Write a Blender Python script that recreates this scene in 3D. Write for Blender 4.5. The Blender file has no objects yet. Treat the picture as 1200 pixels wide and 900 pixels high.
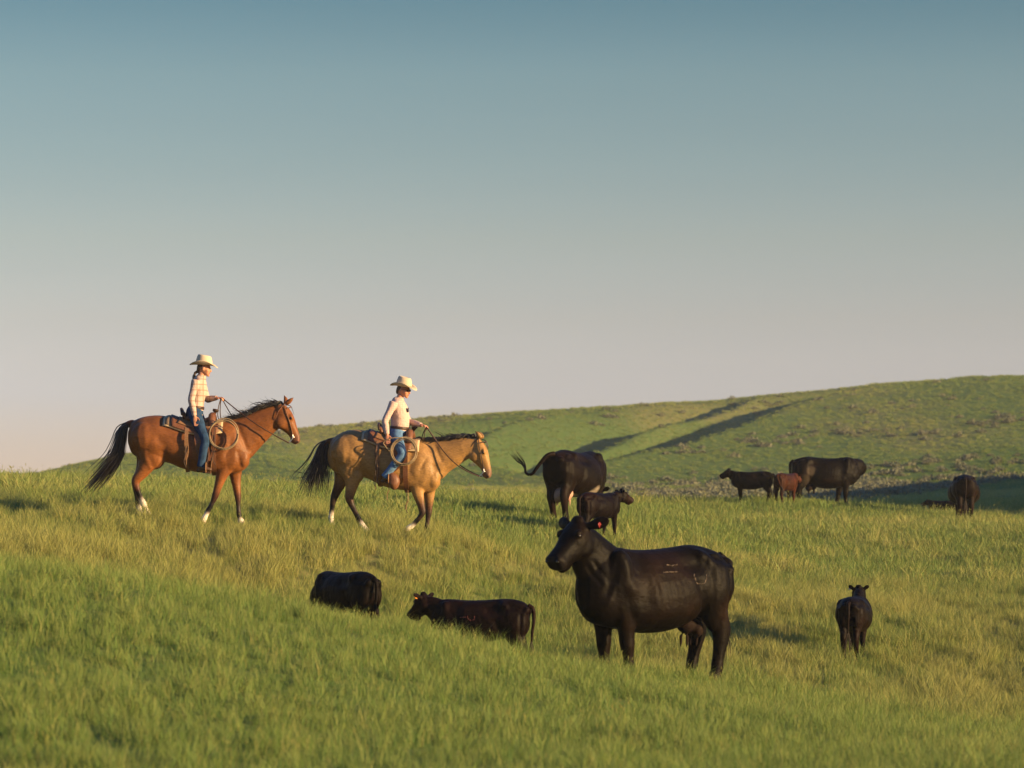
import bpy, bmesh, math, random
import numpy as np
from mathutils import Vector, Matrix, kdtree

scene = bpy.context.scene
# ------------------------------------------------------------------ camera
F = 3333.0                       # focal length in photograph pixels (1200 wide): a 100 mm lens
HORIZON = 600.0                  # photograph row at eye level
PITCH = math.atan((HORIZON - 450.0) / F)
cam_data = bpy.data.cameras.new('camera')
cam_data.sensor_width = 36.0
cam_data.lens = 36.0 * F / 1200.0
cam_data.clip_start = 0.5
cam_data.clip_end = 6000.0
cam_data.dof.use_dof = True
cam_data.dof.focus_distance = 44.0
cam_data.dof.aperture_fstop = 2.8
cam = bpy.data.objects.new('camera', cam_data)
cam.location = (0, 0, 0)
cam.rotation_euler = (math.pi / 2 + PITCH, 0, 0)
scene.collection.objects.link(cam)
scene.camera = cam

# ------------------------------------------------------------------ sky and sun
SUN_EL = math.radians(12.0)
SUN_DIR = Vector((math.cos(SUN_EL) * 0.93, -math.cos(SUN_EL) * 0.3676, math.sin(SUN_EL)))   # towards the sun
world = bpy.data.worlds.new('World')
scene.world = world
world.use_nodes = True
nt = world.node_tree
nt.nodes.clear()
w_out = nt.nodes.new('ShaderNodeOutputWorld')
w_bg = nt.nodes.new('ShaderNodeBackground')
w_bg.inputs['Strength'].default_value = 0.074
w_sky = nt.nodes.new('ShaderNodeTexSky')
w_sky.sky_type = 'NISHITA'
w_sky.sun_disc = False
w_sky.sun_elevation = SUN_EL
w_sky.sun_rotation = math.atan2(SUN_DIR.x, SUN_DIR.y)
w_sky.altitude = 900
w_sky.air_density = 1.2
w_sky.dust_density = 0.6
w_sky.ozone_density = 3.0
# faint unevenness of the haze, long level streaks
w_nz = nt.nodes.new('ShaderNodeTexNoise'); w_nz.inputs['Scale'].default_value = 2.0; w_nz.inputs['Detail'].default_value = 4
w_mp = nt.nodes.new('ShaderNodeMapping'); w_mp.inputs['Scale'].default_value = (1.0, 1.0, 9.0)
w_nr = nt.nodes.new('ShaderNodeMapRange'); w_nr.inputs['To Min'].default_value = 0.93; w_nr.inputs['To Max'].default_value = 1.07
w_sc = nt.nodes.new('ShaderNodeVectorMath'); w_sc.operation = 'SCALE'
# evening air colour by height, all round; blue fill light added above the view
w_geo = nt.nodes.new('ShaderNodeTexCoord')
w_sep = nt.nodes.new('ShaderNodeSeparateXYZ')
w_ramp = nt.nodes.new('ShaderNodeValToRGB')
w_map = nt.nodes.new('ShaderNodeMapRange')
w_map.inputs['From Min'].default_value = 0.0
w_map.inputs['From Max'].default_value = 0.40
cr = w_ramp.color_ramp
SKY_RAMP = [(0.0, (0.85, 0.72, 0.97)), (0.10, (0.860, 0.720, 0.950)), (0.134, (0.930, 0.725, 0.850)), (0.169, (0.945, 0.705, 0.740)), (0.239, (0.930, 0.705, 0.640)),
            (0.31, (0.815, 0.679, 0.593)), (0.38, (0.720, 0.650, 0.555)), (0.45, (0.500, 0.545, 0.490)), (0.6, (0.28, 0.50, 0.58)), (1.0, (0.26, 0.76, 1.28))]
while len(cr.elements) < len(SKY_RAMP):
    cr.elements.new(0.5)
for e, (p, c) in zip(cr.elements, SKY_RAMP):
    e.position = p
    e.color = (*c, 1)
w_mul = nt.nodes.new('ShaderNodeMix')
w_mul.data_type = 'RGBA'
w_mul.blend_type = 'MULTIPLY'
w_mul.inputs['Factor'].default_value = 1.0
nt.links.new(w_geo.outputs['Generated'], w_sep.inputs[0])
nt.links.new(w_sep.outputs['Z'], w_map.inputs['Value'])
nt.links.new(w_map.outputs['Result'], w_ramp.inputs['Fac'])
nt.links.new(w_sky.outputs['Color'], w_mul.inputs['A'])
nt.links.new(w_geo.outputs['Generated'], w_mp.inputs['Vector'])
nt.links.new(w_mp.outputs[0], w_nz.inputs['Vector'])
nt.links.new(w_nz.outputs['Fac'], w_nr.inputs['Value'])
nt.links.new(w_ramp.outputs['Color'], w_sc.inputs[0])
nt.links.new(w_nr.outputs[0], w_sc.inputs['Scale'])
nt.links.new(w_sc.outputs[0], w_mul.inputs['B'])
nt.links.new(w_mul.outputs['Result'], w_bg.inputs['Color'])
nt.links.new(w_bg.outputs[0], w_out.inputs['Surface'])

sun_data = bpy.data.lights.new('sun', 'SUN')
sun_data.energy = 5.0
sun_data.angle = math.radians(0.6)
sun_data.color = (1.0, 0.69, 0.33)
sun = bpy.data.objects.new('sun', sun_data)
sun.rotation_euler = SUN_DIR.to_track_quat('Z', 'Y').to_euler()
sun.location = SUN_DIR * 60
scene.collection.objects.link(sun)

scene.view_settings.view_transform = 'Standard'
scene.view_settings.look = 'None'
scene.view_settings.exposure = 1.2
scene.view_settings.gamma = 1.0
scene.view_settings.use_curve_mapping = False
scene.render.engine = 'CYCLES'
scene.cycles.use_denoising = True
scene.cycles.max_bounces = 5
scene.cycles.diffuse_bounces = 2
scene.cycles.glossy_bounces = 2
scene.cycles.transmission_bounces = 4
scene.cycles.transparent_max_bounces = 4
scene.cycles.volume_bounces = 0
scene.cycles.sample_clamp_indirect = 4.0

# ------------------------------------------------------------------ small tools
COL = scene.collection
rnd = random.Random(7)
nrg = np.random.default_rng(11)


def at(px, py, Y):
    """photograph pixel + distance along the ground -> world point"""
    cx, cz = (px - 600.0) / F, (450.0 - py) / F
    dy = math.cos(PITCH) - cz * math.sin(PITCH)
    dz = math.sin(PITCH) + cz * math.cos(PITCH)
    return Vector((cx / dy * Y, Y, dz / dy * Y))


def tag(o, label=None, cat=None, group=None, kind=None):
    if label: o['label'] = label
    if cat: o['category'] = cat
    if group: o['group'] = group
    if kind: o['kind'] = kind
    return o


def empty(name, loc=(0, 0, 0), rz=0.0, scale=1.0):
    o = bpy.data.objects.new(name, None)
    o.empty_display_size = 0.2
    o.location = loc
    o.rotation_euler = (0, 0, rz)
    o.scale = (scale,) * 3
    COL.objects.link(o)
    return o


def crom(P, res):
    """Catmull-Rom through the rows of P"""
    P = np.asarray(P, float)
    Q = np.vstack([2 * P[0] - P[1], P, 2 * P[-1] - P[-2]])
    out = []
    for i in range(len(P) - 1):
        p0, p1, p2, p3 = Q[i], Q[i + 1], Q[i + 2], Q[i + 3]
        for k in range(res):
            t = k / res
            out.append(0.5 * (2 * p1 + (p2 - p0) * t + (2 * p0 - 5 * p1 + 4 * p2 - p3) * t * t + (3 * p1 - p0 - 3 * p2 + p3) * t ** 3))
    out.append(P[-1])
    return np.array(out)


class Geo:
    """collects closed lofts; each vertex keeps a colour"""
    def __init__(self):
        self.v, self.f, self.c = [], [], []

    def rings(self, R, C):
        """R: list of (n,3) rings, C: colour per ring; capped at both ends"""
        b = len(self.v)
        n = len(R[0])
        for r, c in zip(R, C):
            self.v += [tuple(p) for p in r]
            self.c += [tuple(c)] * n
        for i in range(len(R) - 1):
            for k in range(n):
                a, d = b + i * n + k, b + i * n + (k + 1) % n
                self.f.append((a, d, d + n, a + n))
        for end, ring in ((0, R[0]), (len(R) - 1, R[-1])):
            m = len(self.v)
            self.v.append(tuple(np.mean(ring, axis=0)))
            self.c.append(tuple(C[end]))
            for k in range(n):
                a, d = b + end * n + k, b + end * n + (k + 1) % n
                self.f.append((m, d, a) if end == 0 else (m, a, d))
        return self

    def tube(self, keys, n=12, res=5, lat=(0, 1, 0), M=None, col=None):
        """keys rows: x, y, z, sagittal radius, lateral radius [, r, g, b]"""
        K = np.asarray([list(k) + (list(col) if col is not None else []) for k in keys], float)
        if K.shape[1] == 5: K = np.hstack([K, np.full((len(K), 3), 0.5)])
        S = crom(K, res) if len(K) > 2 or res > 1 else K
        S[:, 3:5] = np.maximum(S[:, 3:5], 0.0008)
        P = S[:, :3]
        T = np.gradient(P, axis=0)
        T /= np.linalg.norm(T, axis=1)[:, None] + 1e-9
        L = np.asarray(lat, float)
        ang = np.linspace(0, 2 * math.pi, n, endpoint=False)
        R = []
        for i in range(len(P)):
            v = L - L.dot(T[i]) * T[i]
            v /= np.linalg.norm(v) + 1e-9
            u = np.cross(T[i], v)
            r = P[i] + np.outer(np.cos(ang) * S[i, 3], u) + np.outer(np.sin(ang) * S[i, 4], v)
            if M is not None:
                r = (np.c_[r, np.ones(n)] @ np.array(M).T)[:, :3]
            R.append(r)
        return self.rings(R, np.clip(S[:, 5:8], 0, 1))

    def slab(self, keys, n=20, res=4, M=None, ex=2.2, f=0.5, y0=0.0, col=None, ext=None):
        """keys rows: top x, top z, bottom x, bottom z, half width [, r, g, b] : a loft in the animal's middle plane"""
        K = np.asarray([list(k) + (list(col) if col is not None else []) for k in keys], float)
        S = crom(K, res)
        S[:, 4] = np.maximum(S[:, 4], 0.004)
        ang = np.linspace(0, 2 * math.pi, n, endpoint=False)
        ca, sa = np.cos(ang), np.sin(ang)
        e = np.where(sa > 0, 2.0 / (ext or ex), 2.0 / ex)
        cy = np.sign(ca) * np.abs(ca) ** e
        sz = np.sign(sa) * np.abs(sa) ** e
        R = []
        for s in S:
            top, bot = np.array([s[0], y0, s[1]]), np.array([s[2], y0, s[3]])
            mid = bot + (top - bot) * f
            r = np.where(sz[:, None] > 0, mid + sz[:, None] * (top - mid), mid - sz[:, None] * (bot - mid))
            r[:, 1] += cy * s[4]
            if M is not None:
                r = (np.c_[r, np.ones(n)] @ np.array(M).T)[:, :3]
            R.append(r)
        return self.rings(R, np.clip(S[:, 5:8], 0, 1))

    def ell(self, c, r, col, rot=None, n=12, m=8, M=None):
        R = []
        for i in range(m + 1):
            th = math.pi * (0.04 + 0.92 * i / m)
            ring = np.array([[r[0] * math.sin(th) * math.cos(a), r[1] * math.sin(th) * math.sin(a), -r[2] * math.cos(th)]
                             for a in np.linspace(0, 2 * math.pi, n, endpoint=False)])
            if rot is not None: ring = ring @ np.array(rot.to_3x3() if hasattr(rot, 'to_3x3') else rot).T
            ring = ring + np.array(c)
            if M is not None: ring = (np.c_[ring, np.ones(n)] @ np.array(M).T)[:, :3]
            R.append(ring)
        return self.rings(R, [col] * (m + 1))

    def mesh(self, name, smooth=True):
        me = bpy.data.meshes.new(name)
        me.from_pydata(self.v, [], self.f)
        ca = me.color_attributes.new('Col', 'FLOAT_COLOR', 'POINT')
        ca.data.foreach_set('color', np.c_[np.array(self.c), np.ones(len(self.c))].astype(np.float32).ravel())
        if smooth: me.polygons.foreach_set('use_smooth', [True] * len(me.polygons))
        me.update()
        return me

    def build(self, name, mat, parent=None, smooth=True):
        return link(name, self.mesh(name, smooth), mat, parent)

    def fused(self, name, mat, parent=None, voxel=0.015, smooth=5, colfix=None, sculpt=None):
        """the union of all lofts as one continuous skin, colours carried over"""
        me = self.mesh(name)
        o = bpy.data.objects.new(name, me)
        COL.objects.link(o)
        md = o.modifiers.new('skin', 'REMESH'); md.mode = 'VOXEL'; md.voxel_size = voxel
        md = o.modifiers.new('soft', 'SMOOTH'); md.factor = 0.5; md.iterations = smooth
        dg = bpy.context.evaluated_depsgraph_get()
        out = bpy.data.meshes.new_from_object(o.evaluated_get(dg))
        bpy.data.objects.remove(o)
        kd = kdtree.KDTree(len(self.v))
        for i, p in enumerate(self.v): kd.insert(p, i)
        kd.balance()
        n = len(out.vertices)
        co = np.empty(n * 3); out.vertices.foreach_get('co', co); co = co.reshape(-1, 3)
        if sculpt is not None:
            no = np.empty(n * 3); out.vertices.foreach_get('normal', no); no = no.reshape(-1, 3)
            co = co + no * relief(co, sculpt)[:, None]
            out.vertices.foreach_set('co', co.astype(np.float32).ravel()); out.update()
        C = np.ones((n, 4), np.float32)
        src = np.array(self.c)
        for i in range(n):
            hits = kd.find_n(co[i], 3)
            w = np.array([1 / (h[2] + 0.004) for h in hits])
            C[i, :3] = (src[[h[1] for h in hits]] * w[:, None]).sum(0) / w.sum()
        if colfix is not None: C[:, :3] = colfix(co, C[:, :3])
        for a in list(out.color_attributes): out.color_attributes.remove(a)
        ca = out.color_attributes.new('Col', 'FLOAT_COLOR', 'POINT')
        ca.data.foreach_set('color', C.ravel())
        out.polygons.foreach_set('use_smooth', [True] * len(out.polygons))
        out.name = name
        return link(name, out, mat, parent)


def relief(co, marks):
    """muscles, bones and furrows: soft strokes in the side view, on both flanks, measured in metres"""
    x, y, z = co[:, 0], np.abs(co[:, 1]), co[:, 2]
    d = np.zeros(len(co))
    for (x0, z0), (x1, z1), w, amp, ymin in marks:
        L2 = (x1 - x0) ** 2 + (z1 - z0) ** 2 + 1e-9
        t = np.clip(((x - x0) * (x1 - x0) + (z - z0) * (z1 - z0)) / L2, 0, 1)
        dd = np.hypot(x - x0 - t * (x1 - x0), z - z0 - t * (z1 - z0))
        d += amp * np.exp(-(dd / w) ** 2) * np.clip((y - ymin) / 0.05, 0, 1)
    return d


def link(name, me, mat, parent=None):
    o = bpy.data.objects.new(name, me)
    me.materials.clear()
    me.materials.append(mat)
    COL.objects.link(o)
    if parent is not None: o.parent = parent
    return o


def noise2(x, y, seed=0):
    """smooth value noise on numpy arrays, 0..1"""
    xi, yi = np.floor(x).astype(np.int64), np.floor(y).astype(np.int64)
    fx, fy = x - xi, y - yi
    fx, fy = fx * fx * (3 - 2 * fx), fy * fy * (3 - 2 * fy)

    def h(a, b):
        k = (a * 374761393 + b * 668265263 + seed * 1442695041) & 0xffffffff
        k = ((k ^ (k >> 13)) * 1274126177) & 0xffffffff
        return ((k ^ (k >> 16)) & 0xffff) / 65535.0
    return (h(xi, yi) * (1 - fx) + h(xi + 1, yi) * fx) * (1 - fy) + (h(xi, yi + 1) * (1 - fx) + h(xi + 1, yi + 1) * fx) * fy


def fbm(x, y, oct=4, seed=0):
    s, a, t = 0, 1.0, 0
    for i in range(oct):
        s = s + a * noise2(x * 2 ** i + 17.3 * i, y * 2 ** i - 9.1 * i, seed + i)
        t += a
        a *= 0.5
    return s / t


# ------------------------------------------------------------------ materials
def new_mat(name):
    m = bpy.data.materials.new(name)
    m.use_nodes = True
    return m, m.node_tree, m.node_tree.nodes['Principled BSDF']


def plain(name, col, rough=0.6, spec=0.3, metal=0.0, bump=0.0, scale=40.0, var=0.25):
    m, t, p = new_mat(name)
    p.inputs['Roughness'].default_value = rough
    p.inputs['Specular IOR Level'].default_value = spec
    p.inputs['Metallic'].default_value = metal
    tc = t.nodes.new('ShaderNodeTexCoord')
    nz = t.nodes.new('ShaderNodeTexNoise')
    nz.inputs['Scale'].default_value = scale
    nz.inputs['Detail'].default_value = 4
    t.links.new(tc.outputs['Object'], nz.inputs['Vector'])
    rp = t.nodes.new('ShaderNodeValToRGB')
    rp.color_ramp.elements[0].position = 0.3
    rp.color_ramp.elements[1].position = 0.7
    rp.color_ramp.elements[0].color = (*[c * (1 - var) for c in col], 1)
    rp.color_ramp.elements[1].color = (*[min(1, c * (1 + var)) for c in col], 1)
    t.links.new(nz.outputs['Fac'], rp.inputs['Fac'])
    t.links.new(rp.outputs['Color'], p.inputs['Base Color'])
    if bump:
        b = t.nodes.new('ShaderNodeBump')
        b.inputs['Strength'].default_value = bump
        b.inputs['Distance'].default_value = 0.01
        t.links.new(nz.outputs['Fac'], b.inputs['Height'])
        t.links.new(b.outputs['Normal'], p.inputs['Normal'])
    return m


def coat(name, rough=0.5, spec=0.35, sheen=0.15, muscle=0.5, var=0.25, tintscale=3.0, hair=0.35):
    """short animal hair over muscle: colour from the painted coat, patchy tone, soft relief"""
    m, t, p = new_mat(name)
    p.inputs['Roughness'].default_value = rough
    p.inputs['Specular IOR Level'].default_value = spec
    p.inputs['Sheen Weight'].default_value = sheen
    p.inputs['Sheen Roughness'].default_value = 0.4
    p.inputs['Sheen Tint'].default_value = (1.0, 0.75, 0.5, 1)
    at_ = t.nodes.new('ShaderNodeVertexColor'); at_.layer_name = 'Col'
    tc = t.nodes.new('ShaderNodeTexCoord')
    n1 = t.nodes.new('ShaderNodeTexNoise'); n1.inputs['Scale'].default_value = tintscale; n1.inputs['Detail'].default_value = 5
    n2 = t.nodes.new('ShaderNodeTexNoise'); n2.inputs['Scale'].default_value = 6.0; n2.inputs['Detail'].default_value = 2
    mp = t.nodes.new('ShaderNodeMapping'); mp.inputs['Scale'].default_value = (22, 60, 60)
    n3 = t.nodes.new('ShaderNodeTexNoise'); n3.inputs['Scale'].default_value = 1.0; n3.inputs['Detail'].default_value = 4
    for n in (n1, n2): t.links.new(tc.outputs['Object'], n.inputs['Vector'])
    t.links.new(tc.outputs['Object'], mp.inputs['Vector']); t.links.new(mp.outputs['Vector'], n3.inputs['Vector'])
    mr = t.nodes.new('ShaderNodeMapRange')
    mr.inputs['From Min'].default_value = 0.3; mr.inputs['From Max'].default_value = 0.7
    mr.inputs['To Min'].default_value = 1 - var; mr.inputs['To Max'].default_value = 1 + var
    t.links.new(n1.outputs['Fac'], mr.inputs['Value'])
    mr3 = t.nodes.new('ShaderNodeMapRange')
    mr3.inputs['From Min'].default_value = 0.3; mr3.inputs['From Max'].default_value = 0.7
    mr3.inputs['To Min'].default_value = 0.8; mr3.inputs['To Max'].default_value = 1.2
    t.links.new(n3.outputs['Fac'], mr3.inputs['Value'])
    mm = t.nodes.new('ShaderNodeMath'); mm.operation = 'MULTIPLY'
    t.links.new(mr.outputs[0], mm.inputs[0]); t.links.new(mr3.outputs[0], mm.inputs[1])
    mx = t.nodes.new('ShaderNodeVectorMath'); mx.operation = 'SCALE'
    t.links.new(at_.outputs['Color'], mx.inputs[0]); t.links.new(mm.outputs[0], mx.inputs['Scale'])
    t.links.new(mx.outputs[0], p.inputs['Base Color'])
    b1 = t.nodes.new('ShaderNodeBump'); b1.inputs['Strength'].default_value = muscle; b1.inputs['Distance'].default_value = 0.05
    b2 = t.nodes.new('ShaderNodeBump'); b2.inputs['Strength'].default_value = hair; b2.inputs['Distance'].default_value = 0.008
    t.links.new(n2.outputs['Fac'], b1.inputs['Height'])
    t.links.new(n3.outputs['Fac'], b2.inputs['Height'])
    t.links.new(b1.outputs['Normal'], b2.inputs['Normal'])
    t.links.new(b2.outputs['Normal'], p.inputs['Normal'])
    return m


M_HORSE = coat('horse_coat', rough=0.5, spec=0.22, muscle=0.3, var=0.22, sheen=0.03)
M_CATTLE = coat('cattle_coat', rough=0.52, spec=0.055, muscle=0.42, var=0.35, sheen=0.0, hair=0.35)
M_SKIN = coat('skin', rough=0.5, spec=0.35, sheen=0.0, muscle=0.0, var=0.08, hair=0.05)
M_HAIR = plain('black_hair', (0.012, 0.010, 0.010), rough=0.4, spec=0.5, scale=30, var=0.4)
M_TAILHAIR = plain('cattle_tail_hair', (0.020, 0.012, 0.008), rough=0.6, spec=0.3, scale=30, var=0.4)
M_EYE = plain('eye', (0.008, 0.005, 0.004), rough=0.1, spec=0.6, var=0.0)
M_LEATHER = plain('brown_leather', (0.145, 0.058, 0.026), rough=0.5, spec=0.35, bump=0.3, scale=60)
M_LEATHER2 = plain('tan_leather', (0.22, 0.115, 0.055), rough=0.55, spec=0.3, bump=0.3, scale=60)
M_DARKLEATHER = plain('dark_leather', (0.045, 0.022, 0.014), rough=0.5, spec=0.35, bump=0.2, scale=60)
M_PAD = plain('saddle_pad_felt', (0.26, 0.17, 0.10), rough=0.95, spec=0.05, bump=0.6, scale=120)
M_FLEECE = plain('cream_edge', (0.50, 0.37, 0.23), rough=0.95, spec=0.05, bump=0.5, scale=150)
M_ROPE = plain('rope', (0.27, 0.20, 0.12), rough=0.85, spec=0.1, bump=0.6, scale=90)
M_METAL = plain('steel', (0.55, 0.53, 0.50), rough=0.35, metal=1.0, var=0.1)
M_HAT = plain('straw_hat', (0.56, 0.45, 0.31), rough=0.85, spec=0.15, bump=0.3, scale=110, var=0.12)
M_HATBAND = plain('hat_band', (0.42, 0.31, 0.20), rough=0.8, spec=0.1)
M_BOOT = plain('boot_leather', (0.075, 0.038, 0.020), rough=0.5, spec=0.4, bump=0.2)
M_GLASS = plain('dark_lens', (0.010, 0.009, 0.010), rough=0.12, spec=0.6, var=0.0)
M_TAG_ORANGE = plain('orange_tag', (0.75, 0.24, 0.03), rough=0.45, var=0.05)
M_TAG_RED = plain('red_tag', (0.22, 0.010, 0.012), rough=0.45, var=0.05)
M_TAG_WHITE = plain('white_tag', (0.8, 0.76, 0.68), rough=0.45, var=0.05)
M_UDDER = plain('udder_skin', (0.42, 0.24, 0.18), rough=0.6, var=0.15, scale=12)
M_UDDER_DARK = plain('dark_udder_skin', (0.014, 0.008, 0.006), rough=0.7, spec=0.06, var=0.2, scale=12)


def cloth(name, base, lines, period, width, bump=0.6, var=0.15, axes=('X', 'Z')):
    """woven shirt: a base colour crossed by thin stripes; folds as relief"""
    m, t, p = new_mat(name)
    p.inputs['Roughness'].default_value = 0.9
    p.inputs['Specular IOR Level'].default_value = 0.1
    tc = t.nodes.new('ShaderNodeTexCoord')
    sep = t.nodes.new('ShaderNodeSeparateXYZ')
    t.links.new(tc.outputs['Object'], sep.inputs[0])
    cur = t.nodes.new('ShaderNodeRGB'); cur.outputs[0].default_value = (*base, 1)
    last = cur.outputs[0]
    for ax, per, wid, colr in [(a, period, width, c) for a, c in zip(axes, lines)]:
        d = t.nodes.new('ShaderNodeMath'); d.operation = 'DIVIDE'; d.inputs[1].default_value = per
        t.links.new(sep.outputs[ax], d.inputs[0])
        fr = t.nodes.new('ShaderNodeMath'); fr.operation = 'FRACT'
        t.links.new(d.outputs[0], fr.inputs[0])
        lt = t.nodes.new('ShaderNodeMath'); lt.operation = 'LESS_THAN'; lt.inputs[1].default_value = wid
        t.links.new(fr.outputs[0], lt.inputs[0])
        sc = t.nodes.new('ShaderNodeMath'); sc.operation = 'MULTIPLY'; sc.inputs[1].default_value = 0.62
        t.links.new(lt.outputs[0], sc.inputs[0])
        mx = t.nodes.new('ShaderNodeMix'); mx.data_type = 'RGBA'
        t.links.new(sc.outputs[0], mx.inputs['Factor']); t.links.new(last, mx.inputs['A'])
        mx.inputs['B'].default_value = (*colr, 1)
        last = mx.outputs['Result']
    t.links.new(last, p.inputs['Base Color'])
    nz = t.nodes.new('ShaderNodeTexNoise'); nz.inputs['Scale'].default_value = 14; nz.inputs['Detail'].default_value = 3
    nz.inputs['Distortion'].default_value = 0.6
    t.links.new(tc.outputs['Object'], nz.inputs['Vector'])
    b = t.nodes.new('ShaderNodeBump'); b.inputs['Strength'].default_value = bump; b.inputs['Distance'].default_value = 0.03
    t.links.new(nz.outputs['Fac'], b.inputs['Height']); t.links.new(b.outputs['Normal'], p.inputs['Normal'])
    return m


M_PLAID = cloth('plaid_shirt', (0.48, 0.36, 0.30), [(0.30, 0.17, 0.12), (0.28, 0.15, 0.11)], 0.085, 0.22)
M_CHECK = cloth('pale_check_shirt', (0.52, 0.385, 0.335), [(0.48, 0.30, 0.26), (0.48, 0.30, 0.26)], 0.032, 0.22)
M_JEAN_DARK = plain('dark_denim', (0.022, 0.050, 0.105), rough=0.9, spec=0.1, bump=0.5, scale=16, var=0.35)
M_JEAN = plain('blue_denim', (0.085, 0.165, 0.29), rough=0.9, spec=0.1, bump=0.5, scale=16, var=0.35)

# ------------------------------------------------------------------ terrain
# where the animals stand: origin pixel, distance, scale come with each builder below
PLACE = {
    'bay': at(217.7, 614.6, 43.5), 'buckskin': at(446.7, 628.4, 44.5),
    'front_cow': at(768, 798, 32.0), 'far_cow': at(674, 613, 55.0), 'far_calf': at(702, 632, 52.0),
    'graze_calf': at(406, 757, 37.0), 'tag_calf': at(564, 792, 36.0), 'right_calf': at(1001, 774, 40.0),
    'group_calf': at(882, 590, 77.0), 'brown_calf': at(921, 592, 76.0), 'group_cow': at(966, 593.5, 79.0),
    'rear_cow': at(1130, 612, 76.0), 'peek_calf': at(1105, 612, 90.0),
}
G_OFF = 0.10     # how far the tops of the grass stand above the soil where a crest was read off
ctrl = []


def cp(px, py, Y, off=0.0):
    p = at(px, py, Y)
    ctrl.append((p.x, p.y, p.z - off))


for px, py, Y in [(0, 900, 16.5), (300, 900, 17), (600, 900, 17.5), (900, 900, 18), (1200, 900, 18.5)]:
    cp(px, py, Y, 0.08)
for px, py, Y in [(0, 770, 21.5), (300, 795, 22), (600, 825, 23), (900, 850, 24), (1200, 874, 24)]:
    cp(px, py, Y, 0.08)
for px, py, Y in [(-150, 640, 27), (0, 657, 27), (200, 685, 27), (400, 722, 28), (600, 757, 29), (740, 792, 29.5), (850, 808, 30), (1000, 830, 30.5), (1200, 855, 30)]:
    cp(px, py, Y, G_OFF)                                    # the near swell's crest
for px, z, Y in [(0, -0.72, 32), (200, -1.02, 32.5), (400, -1.75, 33.8), (600, -2.15, 33.5), (1000, -2.42, 35), (1200, -2.62, 35), (-150, -0.6, 32)]:
    x = (px - 600) / F * Y
    ctrl.append((x, Y, z))                                  # the dip behind it
for px, py, Y in [(0, 655, 36.5), (200, 690, 37), (400, 716, 38.7), (560, 757, 38.6), (850, 786, 37), (1200, 800, 38.5),
                  (0, 606, 43.5), (60, 640, 39), (200, 650, 40), (330, 645, 41.5), (480, 665, 42), (620, 690, 43), (850, 700, 43), (1000, 705, 46), (1200, 705, 47),
                  (650, 650, 48), (850, 645, 54), (1000, 652, 57), (1200, 655, 57), (850, 606, 70), (1000, 612, 72), (1200, 618, 68)]:
    cp(px, py, Y, 0.06)
for px, py, Y in [(-200, 550, 58), (0, 554, 58), (150, 558, 60), (300, 562, 62), (450, 568, 66), (600, 575, 70), (750, 582, 74), (870, 588, 82), (1050, 594, 84), (1200, 601, 82), (1400, 610, 80)]:
    cp(px, py, Y, 0.27)                                    # the pasture's crest
for u in (-0.30, -0.18, -0.1, 0.0, 0.1, 0.18, 0.30):
    ctrl.append((u * 104, 104, 0.0 if u < 0 else (-0.6 if u < 0.1 else 0.0)))
for u, dz in ((-0.34, 0.0), (0.34, 0.0)):                   # beyond the frame: the land goes on alike
    for Y, zl, zr in ((16, -1.4, -1.6), (27, -0.3, -2.5), (36, -0.4, -2.5), (45, 0.1, -1.5), (58, 0.9, -0.9), (80, 1.0, -0.1)):
        ctrl.append((u * Y, Y, zl if u < 0 else zr))
for x in (-8, 0, 8): ctrl.append((x, 2, -1.7)); ctrl.append((x, 9, -1.75))


def stand(key, lx, lz, hd=(1, 0), ly=0.0):
    """a hoof of a placed animal is on the ground"""
    p = PLACE[key]
    ctrl.append((p.x + lx * hd[0] - ly * hd[1], p.y + lx * hd[1] + ly * hd[0], p.z + lz))


stand('bay', -0.65, 0.10); stand('bay', 0.3, 0.0); stand('bay', 0.84, -0.03)
stand('buckskin', -0.8, 0.12); stand('buckskin', -0.2, 0.04); stand('buckskin', 0.7, -0.02)
for k in ('far_cow', 'far_calf', 'graze_calf', 'tag_calf', 'right_calf', 'group_calf', 'brown_calf', 'group_cow', 'rear_cow', 'peek_calf'):
    stand(k, 0, 0)
stand('front_cow', 0, 0)
_f, _r = at(720, 789, 31.4), at(838, 804, 32.6)
ctrl += [tuple(_f), tuple(_r)]
CT = np.array(ctrl)


def tps_fit(C, lam=0.6):
    n = len(C)
    d = np.hypot(C[:, None, 0] - C[None, :, 0], C[:, None, 1] - C[None, :, 1])
    K = np.where(d > 0, d * d * np.log(d + 1e-12), 0) + lam * np.eye(n)
    P = np.c_[np.ones(n), C[:, :2]]
    A = np.block([[K, P], [P.T, np.zeros((3, 3))]])
    return np.linalg.solve(A, np.r_[C[:, 2], np.zeros(3)])


TW = tps_fit(CT)


def tps(x, y):
    xe = np.clip(x, -0.33 * np.abs(y) - 3, 0.33 * np.abs(y) + 3)
    ye = np.clip(y, 0, 108)
    out = np.zeros_like(xe)
    for i in range(0, len(xe), 20000):
        a, b = xe[i:i + 20000, None], ye[i:i + 20000, None]
        d2 = (a - CT[None, :, 0]) ** 2 + (b - CT[None, :, 1]) ** 2
        out[i:i + 20000] = (0.5 * d2 * np.log(d2 + 1e-12)) @ TW[:-3] + TW[-3] + TW[-2] * a[:, 0] + TW[-1] * b[:, 0]
    return out


SKY_PX = [-1500, -600, -100, 40, 100, 200, 350, 500, 600, 750, 850, 950, 1050, 1150, 1250, 1500, 1900, 2600]
SKY_ROW = [640, 640, 592, 553, 539, 519, 500, 487, 480, 471, 466, 456, 446, 438, 436, 446, 430, 450]
Y0, YF, Y1 = 104.0, 215.0, 300.0        # valley edge, foot of the hill, its top


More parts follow.
